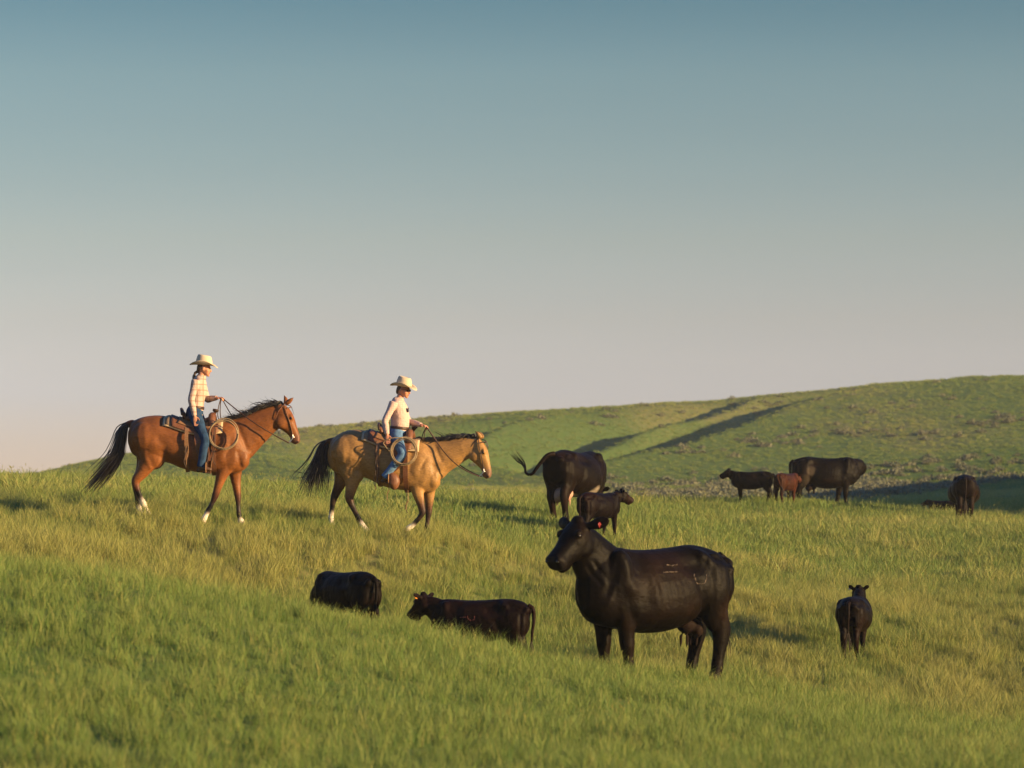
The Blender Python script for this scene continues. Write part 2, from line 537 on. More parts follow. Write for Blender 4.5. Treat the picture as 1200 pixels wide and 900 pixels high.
def hill_base(x, y):
    px = 600 + x / np.maximum(y, 60) * F
    srow = np.interp(px, SKY_PX, SKY_ROW) + 3
    s = (HORIZON - srow) / F
    v = (HORIZON - np.maximum(np.interp(px, [300, 600, 800, 1200], [562, 570, 572, 560]), srow + 12)) / F
    e = (HORIZON - np.interp(px, [300, 600, 900, 1200], [596, 602, 597, 590])) / F
    t = np.clip((y - Y0) / (YF - Y0), 0, 1)
    q = np.clip((y - YF) / (Y1 - YF), 0, 1)
    ang = e + (v - e) * (0.7 * t + 0.3 * t * t) + (s - v) * (1 - (1 - q) ** 1.5)
    z = ang * np.minimum(y, Y1 + 5)
    over = np.maximum(y - Y1, 0)
    return z - over * over * 0.0030 / (1 + over * 0.02)


def row_to_xy(px, row):
    """where the hill's surface meets a line of sight"""
    ys = np.linspace(108, 299.5, 600)
    xs = (px - 600) / F * ys
    rows = HORIZON - hill_base(xs, ys) / ys * F
    i = int(np.argmax(rows <= row)) if (rows <= row).any() else len(ys) - 1
    return xs[i], ys[i]


# draws running down the far hill: (px, row, depth in metres) along each bed; the bank on the sun's side is the steep one
DRAWS = [
    [(672, 487, 0.03), (645, 494, 3.0), (600, 506, 4.2), (560, 518, 4.0), (500, 531, 3.4), (420, 548, 0.05)],
    [(885, 466, 0.03), (855, 476, 2.2), (800, 491, 2.6), (740, 508, 2.6), (680, 524, 3.2), (620, 539, 3.8), (540, 556, 3.4), (470, 564, 0.1)],
    [(1040, 449, 0.03), (1015, 456, 2.3), (950, 476, 2.8), (900, 495, 2.7), (850, 514, 3.2), (790, 535, 3.8), (720, 550, 3.6), (640, 563, 0.1)],
]
DRAW_XY = []
for d in DRAWS:
    pts = crom([[*row_to_xy(px, r), h * 1.35] for px, r, h in d], 6)
    DRAW_XY.append(pts)


def draw_relief(x, y):
    dz = np.zeros_like(x)
    for P in DRAW_XY:
        best = np.full(x.shape, 1e9); s = np.zeros_like(x); H = np.zeros_like(x)
        for a, b in zip(P[:-1], P[1:]):
            ab = b[:2] - a[:2]; L2 = ab @ ab + 1e-9
            t = np.clip(((x - a[0]) * ab[0] + (y - a[1]) * ab[1]) / L2, 0, 1)
            dx, dy = x - (a[0] + t * ab[0]), y - (a[1] + t * ab[1])
            d = np.hypot(dx, dy)
            side = np.sign(ab[0] * dy - ab[1] * dx)      # + : left of a downhill walk = the sun's side (right in the picture)
            m = d < best
            best = np.where(m, d, best); s = np.where(m, d * side, s); H = np.where(m, a[2] + t * (b[2] - a[2]), H)
        w = 0.55 * H + 0.2
        d = np.clip(-s, 0, None)
        fall = np.clip(d / w, 0, 1); fall = fall * fall * (3 - 2 * fall)
        left = -H * fall * np.clip(1 - np.clip(d - w, 0, None) / (2.7 * H + 1.5), 0, 1) ** 1.25
        right = 0.12 * H * np.exp(-np.clip(s, 0, None) / (1.5 * H + 1))
        left = left + 0.12 * H * (1 - fall)
        dz = dz + np.where(s > 0, right, left)
    return dz


def height(x, y):
    x = np.asarray(x, float); y = np.asarray(y, float)
    shp = x.shape
    x, y = x.ravel(), y.ravel()
    n = tps(x, y) + (fbm(x / 1.3, y / 1.3, 3, 5) - 0.5) * (0.10 + 0.14 * np.exp(-((y - 40.5) / 3.5) ** 2)) * np.clip((y - 10) / 10, 0, 1)
    w = np.clip((y - 86) / 22, 0, 1); w = w * w * (3 - 2 * w)
    far = np.zeros_like(x)
    m = w > 0
    if m.any():
        xm, ym = x[m], y[m]
        rel = draw_relief(xm, ym) * np.clip((ym - 120) / 30, 0, 1)
        far[m] = hill_base(xm, ym) + rel + (fbm(xm / 22, ym / 30, 4, 21) - 0.5) * 0.7 * np.clip((ym - 130) / 60, 0, 1) * np.clip((300 - ym) / 40, 0.3, 1) \
            + (fbm(xm / 4, ym / 4, 3, 31) - 0.5) * 0.22
    # low ridge added out of view to throw shade on the valley floor
    shade_knoll = 9.5 * np.exp(-((x - 43.5 - (y - 85) * 0.2526) / 9.0) ** 2) * np.clip((y - 66) / 18, 0, 1) ** 2 * np.clip((240 - y) / 50, 0, 1)
    return (n * (1 - w) + far * w + shade_knoll).reshape(shp)


# how dry and golden the sward is, 0..1, and how tall
def dryness(x, y):
    big = fbm(x / 7.0, y / 10.0, 4, 3)
    mid = fbm(x / 1.6, y / 2.6, 3, 9)
    d = 0.55 * big + 0.45 * mid
    d = np.clip((d - 0.42) / 0.24, 0, 1)
    slope = np.exp(-((y - 41) / 5.0) ** 2) * 0.32 + np.clip((x - 1) / 9, 0, 1) * np.exp(-((y - 50) / 14.0) ** 2) * 0.25
    near = np.clip((33 - y) / 4, 0, 1) * 0.20
    far_ = np.clip((y - 115) / 30, 0, 1)
    hill = np.clip((fbm(x / 18, y / 26, 4, 77) - 0.45) / 0.25, 0, 1) * 0.55
    hill = hill + 0.55 * np.exp(-((y - 150) / 42.0) ** 2) * np.clip((x / np.maximum(y, 60) - 0.04) / 0.05, 0, 1) * (0.4 + big)
    return np.clip((d * 0.62 + slope * 0.6 - near) * (1 - far_) + hill * far_, 0, 1)


ROWS = np.concatenate([np.arange(-20, 12, 1.6), np.arange(12, 98, 0.4), np.arange(98, 345, 0.9), 345 + np.geomspace(2, 2600, 40)])
US = np.linspace(-1, 1, 331)
US = US * (0.6 + 0.4 * US ** 2)
gy, gu = np.meshgrid(ROWS, US, indexing='ij')
gx = gu * (7 + 0.42 * np.abs(gy))
gz = height(gx, gy)
nr, nc = gx.shape
idx = np.arange(nr * nc).reshape(nr, nc)
faces = np.stack([idx[:-1, :-1], idx[:-1, 1:], idx[1:, 1:], idx[1:, :-1]], -1).reshape(-1, 4)
gm = bpy.data.meshes.new('pasture')
gm.vertices.add(nr * nc)
gm.vertices.foreach_set('co', np.stack([gx, gy, gz], -1).astype(np.float32).ravel())
gm.loops.add(len(faces) * 4)
gm.loops.foreach_set('vertex_index', faces.astype(np.int32).ravel())
gm.polygons.add(len(faces))
gm.polygons.foreach_set('loop_start', np.arange(0, len(faces) * 4, 4, dtype=np.int32))
gm.polygons.foreach_set('use_smooth', [True] * len(faces))
gm.update(); gm.validate()
da = gm.attributes.new('dry', 'FLOAT', 'POINT')
da.data.foreach_set('value', dryness(gx.ravel(), gy.ravel()).astype(np.float32))

# soil, litter and short turf under the blades
m_ground, t, p = new_mat('turf')
p.inputs['Roughness'].default_value = 0.95
p.inputs['Specular IOR Level'].default_value = 0.05
a = t.nodes.new('ShaderNodeAttribute'); a.attribute_name = 'dry'
tc = t.nodes.new('ShaderNodeTexCoord')
n1 = t.nodes.new('ShaderNodeTexNoise'); n1.inputs['Scale'].default_value = 2.2; n1.inputs['Detail'].default_value = 8; n1.inputs['Roughness'].default_value = 0.7
n2 = t.nodes.new('ShaderNodeTexNoise'); n2.inputs['Scale'].default_value = 0.12; n2.inputs['Detail'].default_value = 6
t.links.new(tc.outputs['Object'], n1.inputs['Vector']); t.links.new(tc.outputs['Object'], n2.inputs['Vector'])
mx = t.nodes.new('ShaderNodeMix'); mx.data_type = 'RGBA'
mx.inputs['A'].default_value = (0.090, 0.150, 0.038, 1); mx.inputs['B'].default_value = (0.235, 0.205, 0.080, 1)
s1 = t.nodes.new('ShaderNodeMath'); s1.operation = 'ADD'
ms = t.nodes.new('ShaderNodeMapRange'); ms.inputs['From Min'].default_value = 0.35; ms.inputs['From Max'].default_value = 0.65
ms.inputs['To Min'].default_value = -0.35; ms.inputs['To Max'].default_value = 0.35
t.links.new(n1.outputs['Fac'], ms.inputs['Value'])
t.links.new(a.outputs['Fac'], s1.inputs[0]); t.links.new(ms.outputs[0], s1.inputs[1])
s1.use_clamp = True
t.links.new(s1.outputs[0], mx.inputs['Factor'])
t.links.new(mx.outputs['Result'], p.inputs['Base Color'])
b = t.nodes.new('ShaderNodeBump'); b.inputs['Strength'].default_value = 0.8; b.inputs['Distance'].default_value = 0.25
t.links.new(n1.outputs['Fac'], b.inputs['Height']); t.links.new(b.outputs['Normal'], p.inputs['Normal'])
ground = link('pasture', gm, m_ground)
tag(ground, 'rolling green prairie pasture rising to a long grassy hill', 'pasture', kind='structure')


# ------------------------------------------------------------------ grass
def blade_mat(name, green, dry, tip, trans=0.27):
    m, t, p = new_mat(name)
    p.inputs['Roughness'].default_value = 0.55
    p.inputs['Specular IOR Level'].default_value = 0.2
    ai = t.nodes.new('ShaderNodeAttribute'); ai.attribute_type = 'INSTANCER'; ai.attribute_name = 'dry'
    av = t.nodes.new('ShaderNodeAttribute'); av.attribute_name = 'blade'     # x: own tint, y: height along the blade
    sep = t.nodes.new('ShaderNodeSeparateXYZ')
    t.links.new(av.outputs['Vector'], sep.inputs[0])
    ad = t.nodes.new('ShaderNodeMath'); ad.operation = 'MULTIPLY_ADD'; ad.inputs[1].default_value = 1.2; ad.inputs[2].default_value = -0.55
    t.links.new(sep.outputs['X'], ad.inputs[0])
    a2 = t.nodes.new('ShaderNodeMath'); a2.operation = 'ADD'; a2.use_clamp = True
    t.links.new(ad.outputs[0], a2.inputs[0]); t.links.new(ai.outputs['Fac'], a2.inputs[1])
    mx = t.nodes.new('ShaderNodeMix'); mx.data_type = 'RGBA'
    mx.inputs['A'].default_value = (*green, 1); mx.inputs['B'].default_value = (*dry, 1)
    t.links.new(a2.outputs[0], mx.inputs['Factor'])
    tp = t.nodes.new('ShaderNodeMath'); tp.operation = 'MULTIPLY'
    pw = t.nodes.new('ShaderNodeMath'); pw.operation = 'POWER'; pw.inputs[1].default_value = 2.0
    t.links.new(sep.outputs['Y'], pw.inputs[0]); t.links.new(pw.outputs[0], tp.inputs[0]); tp.inputs[1].default_value = 0.45
    m2 = t.nodes.new('ShaderNodeMix'); m2.data_type = 'RGBA'; m2.inputs['B'].default_value = (*tip, 1)
    t.links.new(tp.outputs[0], m2.inputs['Factor']); t.links.new(mx.outputs['Result'], m2.inputs['A'])
    t.links.new(m2.outputs['Result'], p.inputs['Base Color'])
    tr = t.nodes.new('ShaderNodeBsdfTranslucent')
    t.links.new(m2.outputs['Result'], tr.inputs['Color'])
    sh = t.nodes.new('ShaderNodeMixShader'); sh.inputs[0].default_value = trans
    t.links.new(p.outputs[0], sh.inputs[1]); t.links.new(tr.outputs[0], sh.inputs[2])
    t.links.new(sh.outputs[0], t.nodes['Material Output'].inputs['Surface'])
    return m


M_BLADE = blade_mat('grass_blade', (0.095, 0.183, 0.036), (0.365, 0.335, 0.105), (0.32, 0.335, 0.088))
M_SAGE = blade_mat('sage_leaf', (0.11, 0.135, 0.075), (0.20, 0.195, 0.115), (0.20, 0.19, 0.115), 0.15)

protos = bpy.data.collections.new('grass_kinds')       # not linked to the scene: only sources


def tuft(name, n, rad, h0, h1, wid, lean, seed, heads=False, mat=None):
    r = np.random.default_rng(seed)
    V, Fc, A = [], [], []
    for i in range(n):
        a, q = r.uniform(0, 6.283), rad * math.sqrt(r.uniform(0, 1))
        bx, by = q * math.cos(a), q * math.sin(a)
        d = r.uniform(0, 6.283); le = lean * r.uniform(0.25, 1.0)
        H = r.uniform(h0, h1); w = wid * r.uniform(0.7, 1.3)
        fx, fy = math.cos(d), math.sin(d)
        o = r.uniform(0, 6.283); sx, sy = math.cos(o), math.sin(o)
        tint = r.uniform(0, 1)
        b = len(V)
        lv = (0, 0.4, 0.75, 1.0)
        for k, s in enumerate(lv):
            off = le * H * s ** 1.8
            z = H * s * (1 - 0.25 * le * s)
            ww = w * (1.0, 0.85, 0.55, 0.0)[k] * 0.5
            if k < 3:
                V += [(bx + fx * off - sx * ww, by + fy * off - sy * ww, z - 0.02), (bx + fx * off + sx * ww, by + fy * off + sy * ww, z - 0.02)]
                A += [(tint, s, 0)] * 2
            else:
                V.append((bx + fx * off, by + fy * off, z - 0.02)); A.append((tint, s, 0))
        Fc += [(b, b + 1, b + 3, b + 2), (b + 2, b + 3, b + 5, b + 4), (b + 4, b + 5, b + 6)]
        if heads:
            tx, ty, tz = V[-1]
            b = len(V); hw, hl = 0.006, r.uniform(0.035, 0.06)
            V += [(tx, ty, tz - hl * 0.6), (tx + sx * hw, ty + sy * hw, tz), (tx, ty, tz + hl * 0.6), (tx - sx * hw, ty - sy * hw, tz), (tx - sy * hw, ty + sx * hw, tz), (tx + sy * hw, ty - sx * hw, tz)]
            A += [(1.0, 1.0, 0)] * 6
            Fc += [(b, b + 1, b + 2, b + 3), (b, b + 4, b + 2, b + 5)]
    me = bpy.data.meshes.new(name)
    me.from_pydata(V, [], Fc)
    at_ = me.attributes.new('blade', 'FLOAT_VECTOR', 'POINT')
    at_.data.foreach_set('vector', np.array(A, np.float32).ravel())
    me.materials.append(mat or M_BLADE)
    o = bpy.data.objects.new(name, me)
    return o


def sage(name, seed):
    r = np.random.default_rng(seed)
    V, Fc, A = [], [], []
    for i in range(150):
        d = r.normal(0, 1, 3); d /= np.linalg.norm(d)
        d[2] = abs(d[2]) * 0.9
        c = d * r.uniform(0.55, 1.0) * np.array([0.5, 0.5, 0.42]) * (1 + 0.25 * math.sin(5 * math.atan2(d[1], d[0]) + seed))
        u = r.normal(0, 1, 3); u /= np.linalg.norm(u); v = np.cross(u, r.normal(0, 1, 3)); v /= np.linalg.norm(v)
        s = r.uniform(0.05, 0.10)
        b = len(V)
        V += [tuple(c + u * s), tuple(c + v * s * 0.6), tuple(c - u * s), tuple(c - v * s * 0.6)]
        A += [(r.uniform(0, 1), max(0, d[2]), 0)] * 4
        Fc.append((b, b + 1, b + 2, b + 3))
    me = bpy.data.meshes.new(name)
    me.from_pydata(V, [], Fc)
    at_ = me.attributes.new('blade', 'FLOAT_VECTOR', 'POINT')
    at_.data.foreach_set('vector', np.array(A, np.float32).ravel())
    me.materials.append(M_SAGE)
    return bpy.data.objects.new(name, me)


def scatter(name, kinds, x, y, z, scale, dry, kind, label, cat, tilt=0.12):
    """one object: points carrying scale, turn, kind and dryness, grown by a node tree"""
    col = bpy.data.collections.new(name + '_kinds')
    for k in kinds: col.objects.link(k)
    me = bpy.data.meshes.new(name)
    n = len(x)
    me.vertices.add(n)
    me.vertices.foreach_set('co', np.stack([x, y, z], -1).astype(np.float32).ravel())
    for an, arr in (('size', scale), ('dry', dry)):
        q = me.attributes.new(an, 'FLOAT', 'POINT'); q.data.foreach_set('value', arr.astype(np.float32))
    q = me.attributes.new('kind', 'INT', 'POINT'); q.data.foreach_set('value', kind.astype(np.int32))
    rot = np.stack([nrg.normal(0, tilt, n), nrg.normal(0, tilt, n), nrg.uniform(0, 6.283, n)], -1)
    q = me.attributes.new('turn', 'FLOAT_VECTOR', 'POINT'); q.data.foreach_set('vector', rot.astype(np.float32).ravel())
    o = bpy.data.objects.new(name, me)
    COL.objects.link(o)
    g = bpy.data.node_groups.new(name, 'GeometryNodeTree')
    g.interface.new_socket('Geometry', in_out='INPUT', socket_type='NodeSocketGeometry')
    g.interface.new_socket('Geometry', in_out='OUTPUT', socket_type='NodeSocketGeometry')
    gi, go = g.nodes.new('NodeGroupInput'), g.nodes.new('NodeGroupOutput')
    ci = g.nodes.new('GeometryNodeCollectionInfo'); ci.inputs['Collection'].default_value = col
    ci.inputs['Separate Children'].default_value = True; ci.inputs['Reset Children'].default_value = True
    ip = g.nodes.new('GeometryNodeInstanceOnPoints'); ip.inputs['Pick Instance'].default_value = True

    def attr(nm, ty):
        a = g.nodes.new('GeometryNodeInputNamedAttribute'); a.data_type = ty; a.inputs['Name'].default_value = nm
        return a.outputs[0]
    g.links.new(gi.outputs[0], ip.inputs['Points'])
    g.links.new(ci.outputs[0], ip.inputs['Instance'])
    g.links.new(attr('kind', 'INT'), ip.inputs['Instance Index'])
    g.links.new(attr('size', 'FLOAT'), ip.inputs['Scale'])
    er = g.nodes.new('FunctionNodeEulerToRotation')
    g.links.new(attr('turn', 'FLOAT_VECTOR'), er.inputs[0])
    g.links.new(er.outputs[0], ip.inputs['Rotation'])
    g.links.new(ip.outputs[0], go.inputs[0])
    md = o.modifiers.new('grow', 'NODES'); md.node_group = g
    tag(o, label, cat, kind='stuff')
    return o


def field(n_per, y0, y1, spread=0.255, margin=1.6):
    """random ground points over the trapezoid the view and a step beside it can see"""
    area = spread * (y1 ** 2 - y0 ** 2) + 2 * margin * (y1 - y0)
    n = int(n_per * area)
    yy = np.sqrt(nrg.uniform(y0 ** 2, y1 ** 2, n))
    xx = nrg.uniform(-1, 1, n) * (spread * yy + margin)
    return xx, yy


kn = [tuft('a_fine_0', 34, 0.13, 0.10, 0.22, 0.0045, 0.55, 1), tuft('a_fine_1', 34, 0.15, 0.12, 0.25, 0.0045, 0.7, 2),
      tuft('a_fine_2', 30, 0.11, 0.14, 0.28, 0.005, 0.5, 3), tuft('a_fine_3', 30, 0.15, 0.08, 0.18, 0.005, 0.8, 4),
      tuft('b_bunch_0', 40, 0.07, 0.16, 0.34, 0.0045, 0.75, 5), tuft('b_bunch_1', 44, 0.09, 0.14, 0.30, 0.0045, 0.95, 6),
      tuft('c_stalk_0', 5, 0.10, 0.26, 0.42, 0.003, 0.35, 7, heads=True), tuft('c_stalk_1', 4, 0.14, 0.24, 0.38, 0.003, 0.5, 8, heads=True)]
kf = [tuft('a_wide_0', 26, 0.17, 0.10, 0.22, 0.009, 0.6, 11), tuft('a_wide_1', 26, 0.19, 0.10, 0.24, 0.009, 0.7, 12),
      tuft('b_wide_bunch_0', 30, 0.10, 0.14, 0.30, 0.008, 0.8, 13), tuft('b_wide_bunch_1', 30, 0.12, 0.14, 0.28, 0.008, 0.9, 14),
      tuft('c_wide_stalk', 4, 0.14, 0.24, 0.40, 0.004, 0.4, 15, heads=True)]
kh = [tuft('hill_0', 40, 0.30, 0.10, 0.24, 0.022, 0.7, 21), tuft('hill_1', 40, 0.34, 0.10, 0.28, 0.022, 0.8, 22)]


def sward(name, kinds, nfine, nbunch, dens, y0, y1, size, label, stalk=0.028, seed=0):
    x, y = field(dens, y0, y1)
    n = len(x)
    z = height(x, y)
    d = dryness(x, y)
    clump = fbm(x / 0.55, y / 0.55, 2, 41 + seed)
    r = nrg.uniform(0, 1, n)
    bunch = r < 0.08 + 0.50 * d * (clump > 0.5)
    st = (r > 1 - stalk)
    kind = np.where(bunch, nfine + nrg.integers(0, nbunch, n), nrg.integers(0, nfine, n))
    kind = np.where(st, nfine + nbunch + nrg.integers(0, len(kinds) - nfine - nbunch, n), kind)
    dd = np.clip(d * 0.75 + nrg.normal(0, 0.12, n) + np.where(bunch, 0.34, 0) * (0.4 + d) + np.where(st, 0.35, 0), 0, 1)
    big = fbm(x / 1.7, y / 1.7, 2, 61 + seed)
    sc = size * (0.5 + 0.6 * clump + 0.4 * big) * nrg.uniform(0.75, 1.3, n) * (1 - 0.22 * np.clip((33 - y) / 4, 0, 1))
    sc = sc * np.where(bunch, 1.22, 1.0)
    keep = np.ones(n, bool)
    return scatter(name, kinds, x[keep], y[keep], z[keep], sc[keep], dd[keep], kind[keep], label, 'grass')


sward('meadow_grass', kn, 4, 2, 72, 12, 50, 0.80, 'fine green and straw coloured prairie grass covering the near slopes')
sward('ridge_grass', kf, 2, 2, 24, 50, 116, 1.0, 'sunlit prairie grass along the far crest of the pasture', stalk=0.03, seed=5)
x, y = field(2.0, 106, 315, spread=0.22)
z = height(x, y)
scatter('hill_grass', kh, x, y, z, nrg.uniform(0.45, 1.05, len(x)), np.clip(dryness(x, y) + nrg.normal(0, 0.15, len(x)), 0, 1), nrg.integers(0, 2, len(x)),
        'short rough grass tufts over the distant hillside', 'grass')

# sagebrush: bands along the hill's benches and the valley floor
sx, sy = field(1.6, 106, 302, spread=0.21)
spx, srow = 600 + sx / sy * F, HORIZON - height(sx, sy) / sy * F


def band(c, w): return np.exp(-((srow - c) / w) ** 2)


pr = 1.0 * band(np.interp(spx, [700, 780, 900, 1000, 1200], [574, 576, 577, 570, 551]), 15) * np.clip((spx - 690) / 80, 0, 1) \
    + 0.22 * band(np.interp(spx, [700, 850, 1000, 1100, 1200], [545, 525, 508, 500, 490]), 9) * np.clip((spx - 700) / 120, 0, 1) \
    + 0.03 * band(np.interp(spx, [500, 700, 900], [500, 492, 470]), 14) + 0.005
pr = 1.3 * pr * np.clip((fbm(sx / 6, sy / 9, 3, 55) - 0.25) / 0.4, 0, 1)
pr = pr * ~((spx > 1000) & (srow > np.interp(spx, [1000, 1200], [590, 562])))
k = nrg.uniform(0, 1, len(sx)) < pr
sx, sy = sx[k], sy[k]
scatter('sagebrush', [sage('sage_0', 1), sage('sage_1', 2), sage('sage_2', 3)], sx, sy, height(sx, sy) - 0.05, nrg.uniform(0.5, 1.25, len(sx)),
        nrg.uniform(0.2, 1.0, len(sx)), nrg.integers(0, 3, len(sx)), 'low grey green sagebrush scattered over the distant hillside', 'sagebrush', tilt=0.05)
print('sage', len(sx))

# ------------------------------------------------------------------ strands (mane, tail, fringe)
def strands(paths, w0, name, mat, parent, taper=1.0):
    """each path (k,3) becomes a thin tapering three sided lock"""
    G = Geo()
    for P, w in paths:
        P = crom(P, 3)
        n = len(P)
        keys = [(*P[i], max(0.0012, w * w0 * (1 - taper * (i / (n - 1)) ** 1.6)), max(0.0012, w * w0 * (1 - taper * (i / (n - 1)) ** 1.6))) for i in range(n)]
        G.tube(keys, n=4, res=1, lat=(0.1, 1, 0.05), col=(0.02, 0.015, 0.012))
    return G.build(name, mat, parent)


def cord(G, pts, r, n=6, res=6, col=(0.2, 0.1, 0.05)):
    G.tube([(*p, r, r) for p in pts], n=n, res=res, lat=(0.13, 1, 0.07), col=col)
    return G


# ------------------------------------------------------------------ horses
def head_matrix(origin, ang, yaw=0.0):
    """head's own x runs from poll to muzzle, z out of the forehead"""
    return Matrix.Translation(origin) @ Matrix.Rotation(yaw, 4, 'Z') @ Matrix.Rotation(-ang, 4, 'Y')


HORSE_MARKS = [((.74, .02), (.93, -.42), .035, -.014, .06), ((.50, -.10), (.44, -.60), .05, -.016, .12), ((-.33, -.50), (-.24, -.72), .05, -.020, .12), ((-.74, -.30), (-.70, -.62), .025, -.012, .08),
               ((-.52, -.20), (-.52, -.50), .12, .012, .14), ((.62, -.30), (.56, -.62), .06, .012, .10), ((.70, -.40), (.62, -.55), .025, -.010, .10), ((-.47, -.12), (-.42, -.14), .07, .007, .14),
               ((.80, -.50), (.84, -.70), .03, -.010, .03), ((-.40, -.30), (-.30, -.42), .05, -.010, .15), ((-.58, -.62), (-.52, -.74), .04, .010, .08)]


def horse(name, label, place, D):
    root = empty(name, place, D.get('yaw', 0.0))
    tag(root, label, 'horse', 'saddled horses ridden along the slope')
    body, dark, black, white, hoof, muz = D['body'], D['dark'], D['black'], (0.72, 0.62, 0.52), (0.16, 0.12, 0.09), D['muzzle']
    G = Geo()
    G.slab([(x, t, x, b, w, *D.get('belly', body)) for x, t, b, w in D['torso']], col=None, n=28, res=4, ex=2.25, f=0.46) if False else \
        G.slab([(x, t, x, b, w, *body) for x, t, b, w in D['torso']], n=28, res=4, ex=2.25, f=0.46)
    G.slab([(*k, *body) for k in D['neck']], n=20, res=4, ex=2.1)
    HM = head_matrix(D['head_o'], D['head_a'], D.get('head_yaw', 0))
    hd = [(-.03, -.10, -.20, .060, body), (.03, -.05, -.24, .085, body), (.10, -.012, -.27, .100, body), (.20, .008, -.292, .106, body), (.29, .008, -.285, .098, body),
          (.37, .003, -.225, .076, body), (.45, .0, -.170, .062, body), (.53, -.002, -.148, .060, muz), (.59, -.018, -.140, .056, muz), (.63, -.048, -.122, .036, muz)]
    G.slab([(x, t, x, b, w, *c) for x, t, b, w, c in hd], n=20, res=3, ex=2.3, M=HM, f=0.55)
    for s in (-1, 1):
        G.ell((.24, s * .070, -.20), (.10, .045, .095), body, M=HM)                   # cheek
        G.ell((.215, s * .088, -.035), (.05, .026, .030), body, M=HM)                 # brow
        G.ell((.585, s * .046, -.060), (.035, .020, .028), muz, M=HM)                 # nostril rim
        # ears
        e0 = np.array([-.005, s * .055, -.045])
        tip = e0 + np.array(D['ear'] if s < 0 else D.get('ear_off', D['ear'])) * np.array([1, s, 1])
        mid = e0 * 0.5 + tip * 0.5 + np.array([0.0, s * 0.012, 0.012])
        G.tube([(*e0, .034, .034, *body), (*(e0 * .75 + mid * .25), .042, .030, *body), (*mid, .036, .022, *body), (*tip, .006, .005, *dark)], n=10, res=4, M=HM)
    G.ell((.56, 0, -.135), (.05, .035, .03), muz, M=HM)                               # chin
    cm = {'b': body, 'd': dark, 'k': black, 'w': white, 'h': hoof}
    for y, leg in D['legs']:
        G.tube([(x, y * (q[0] if q else 1), z, ra, rb, *cm[c]) for x, z, ra, rb, c, *q in leg], n=14, res=5)
    for c, r in D['bulges']:
        G.ell(c, r, body)
    # tail dock
    G.tube([(*p, r, r, *dark) for p, r in D['dock']], n=8, res=4)
    tone = D['tone']

    def fix(co, C):
        n = fbm(co[:, 0] * 3, co[:, 2] * 3, 3, 5)
        return tone(co, C, n)
    b = G.fused('body', M_HORSE, root, voxel=0.014, smooth=8, colfix=fix,
                sculpt=[((a[0] + D['mx'], a[1] + 1.6), (b_[0] + D['mx'], b_[1] + 1.6), w, h, ym) for a, b_, w, h, ym in HORSE_MARKS] + D['neck_marks'])
    # eyes
    for s in (-1, 1):
        g = Geo(); g.ell((.228, s * .100, -.045), (.024, .014, .018), (0.01, 0.01, 0.01), M=HM)
        g.build('eye', M_EYE, b)
        g = Geo(); g.ell((.606, s * .058, -.064), (.015, .008, .020), (0.01, 0.01, 0.01), M=HM)
        g.build('nostril', M_DARKLEATHER, b)
    # tail
    r = np.random.default_rng(D['seed'])
    paths = []
    T = np.array(D['tail'])
    for i in range(D.get('tail_n', 90)):
        q = r.normal(0, 1, 3)
        L = r.uniform(0.55, 1.08)
        pts = []
        for k, p in enumerate(T):
            s = k / (len(T) - 1)
            sp = D['tail_spread'][k]
            pts.append(T[0] + (p - T[0]) * (0.9 + 0.1 * L if s < 0.6 else 0.55 + 0.45 * L) + q * sp * np.array([1, 0.55, 0.5]))
        paths.append((np.array(pts), r.uniform(0.6, 1.4)))
    for P in D.get('wisps', []):
        paths.append((np.array(P, float), 0.55))
    strands(paths, 0.0095, 'tail', M_HAIR, root)
    # mane and forelock
    paths = []
    C = crom(np.array(D['crest'], float), 12)
    for i in range(len(C) * 5):
        c = C[i // 5]
        s = -1 if r.uniform() < 0.5 else 1
        L = r.uniform(*D['mane_len'])
        b0 = np.array([c[0] + r.normal(0, .01), s * r.uniform(0.0, 0.018), c[1] - 0.012])
        lift = r.uniform(*D['mane_lift'])
        d = np.array(D['mane_dir']) + r.normal(0, .18, 3)
        P = [b0, b0 + np.array([0, s * 0.012, 0.03 + 0.03 * lift]) + d * L * 0.2, b0 + d * L * 0.6 + np.array([0, s * 0.035, 0.02 * lift - 0.02 * (1 - lift)]),
             b0 + d * L + np.array([0, s * 0.05, -0.05 * (1 - lift) + 0.05 * lift])]
        paths.append((np.array(P), r.uniform(0.5, 1.2)))
    for P in D.get('mane_wisps', []):
        for j in range(4): paths.append((np.array(P, float) + r.normal(0, 0.008, 3), 0.5))
    strands(paths, 0.0085, 'mane', M_HAIR, root)
    paths = []
    R3 = HM
    for i in range(14):
        y = r.uniform(-.03, .03)
        P = [R3 @ Vector((0.0, y, -.06)), R3 @ Vector((.05, y * 1.2, .012)), R3 @ Vector((.12, y * 1.5 + r.normal(0, .012), .02)), R3 @ Vector((r.uniform(.14, .2), y * 1.7 + r.normal(0, .012), .02))]
        paths.append((np.array([list(p) for p in P]), r.uniform(0.5, 1.0)))
    strands(paths, 0.006, 'forelock', M_HAIR, root)
    return root, HM


def bay_tone(co, C, n):
    C = C * (0.85 + 0.3 * n)[:, None]
    return C


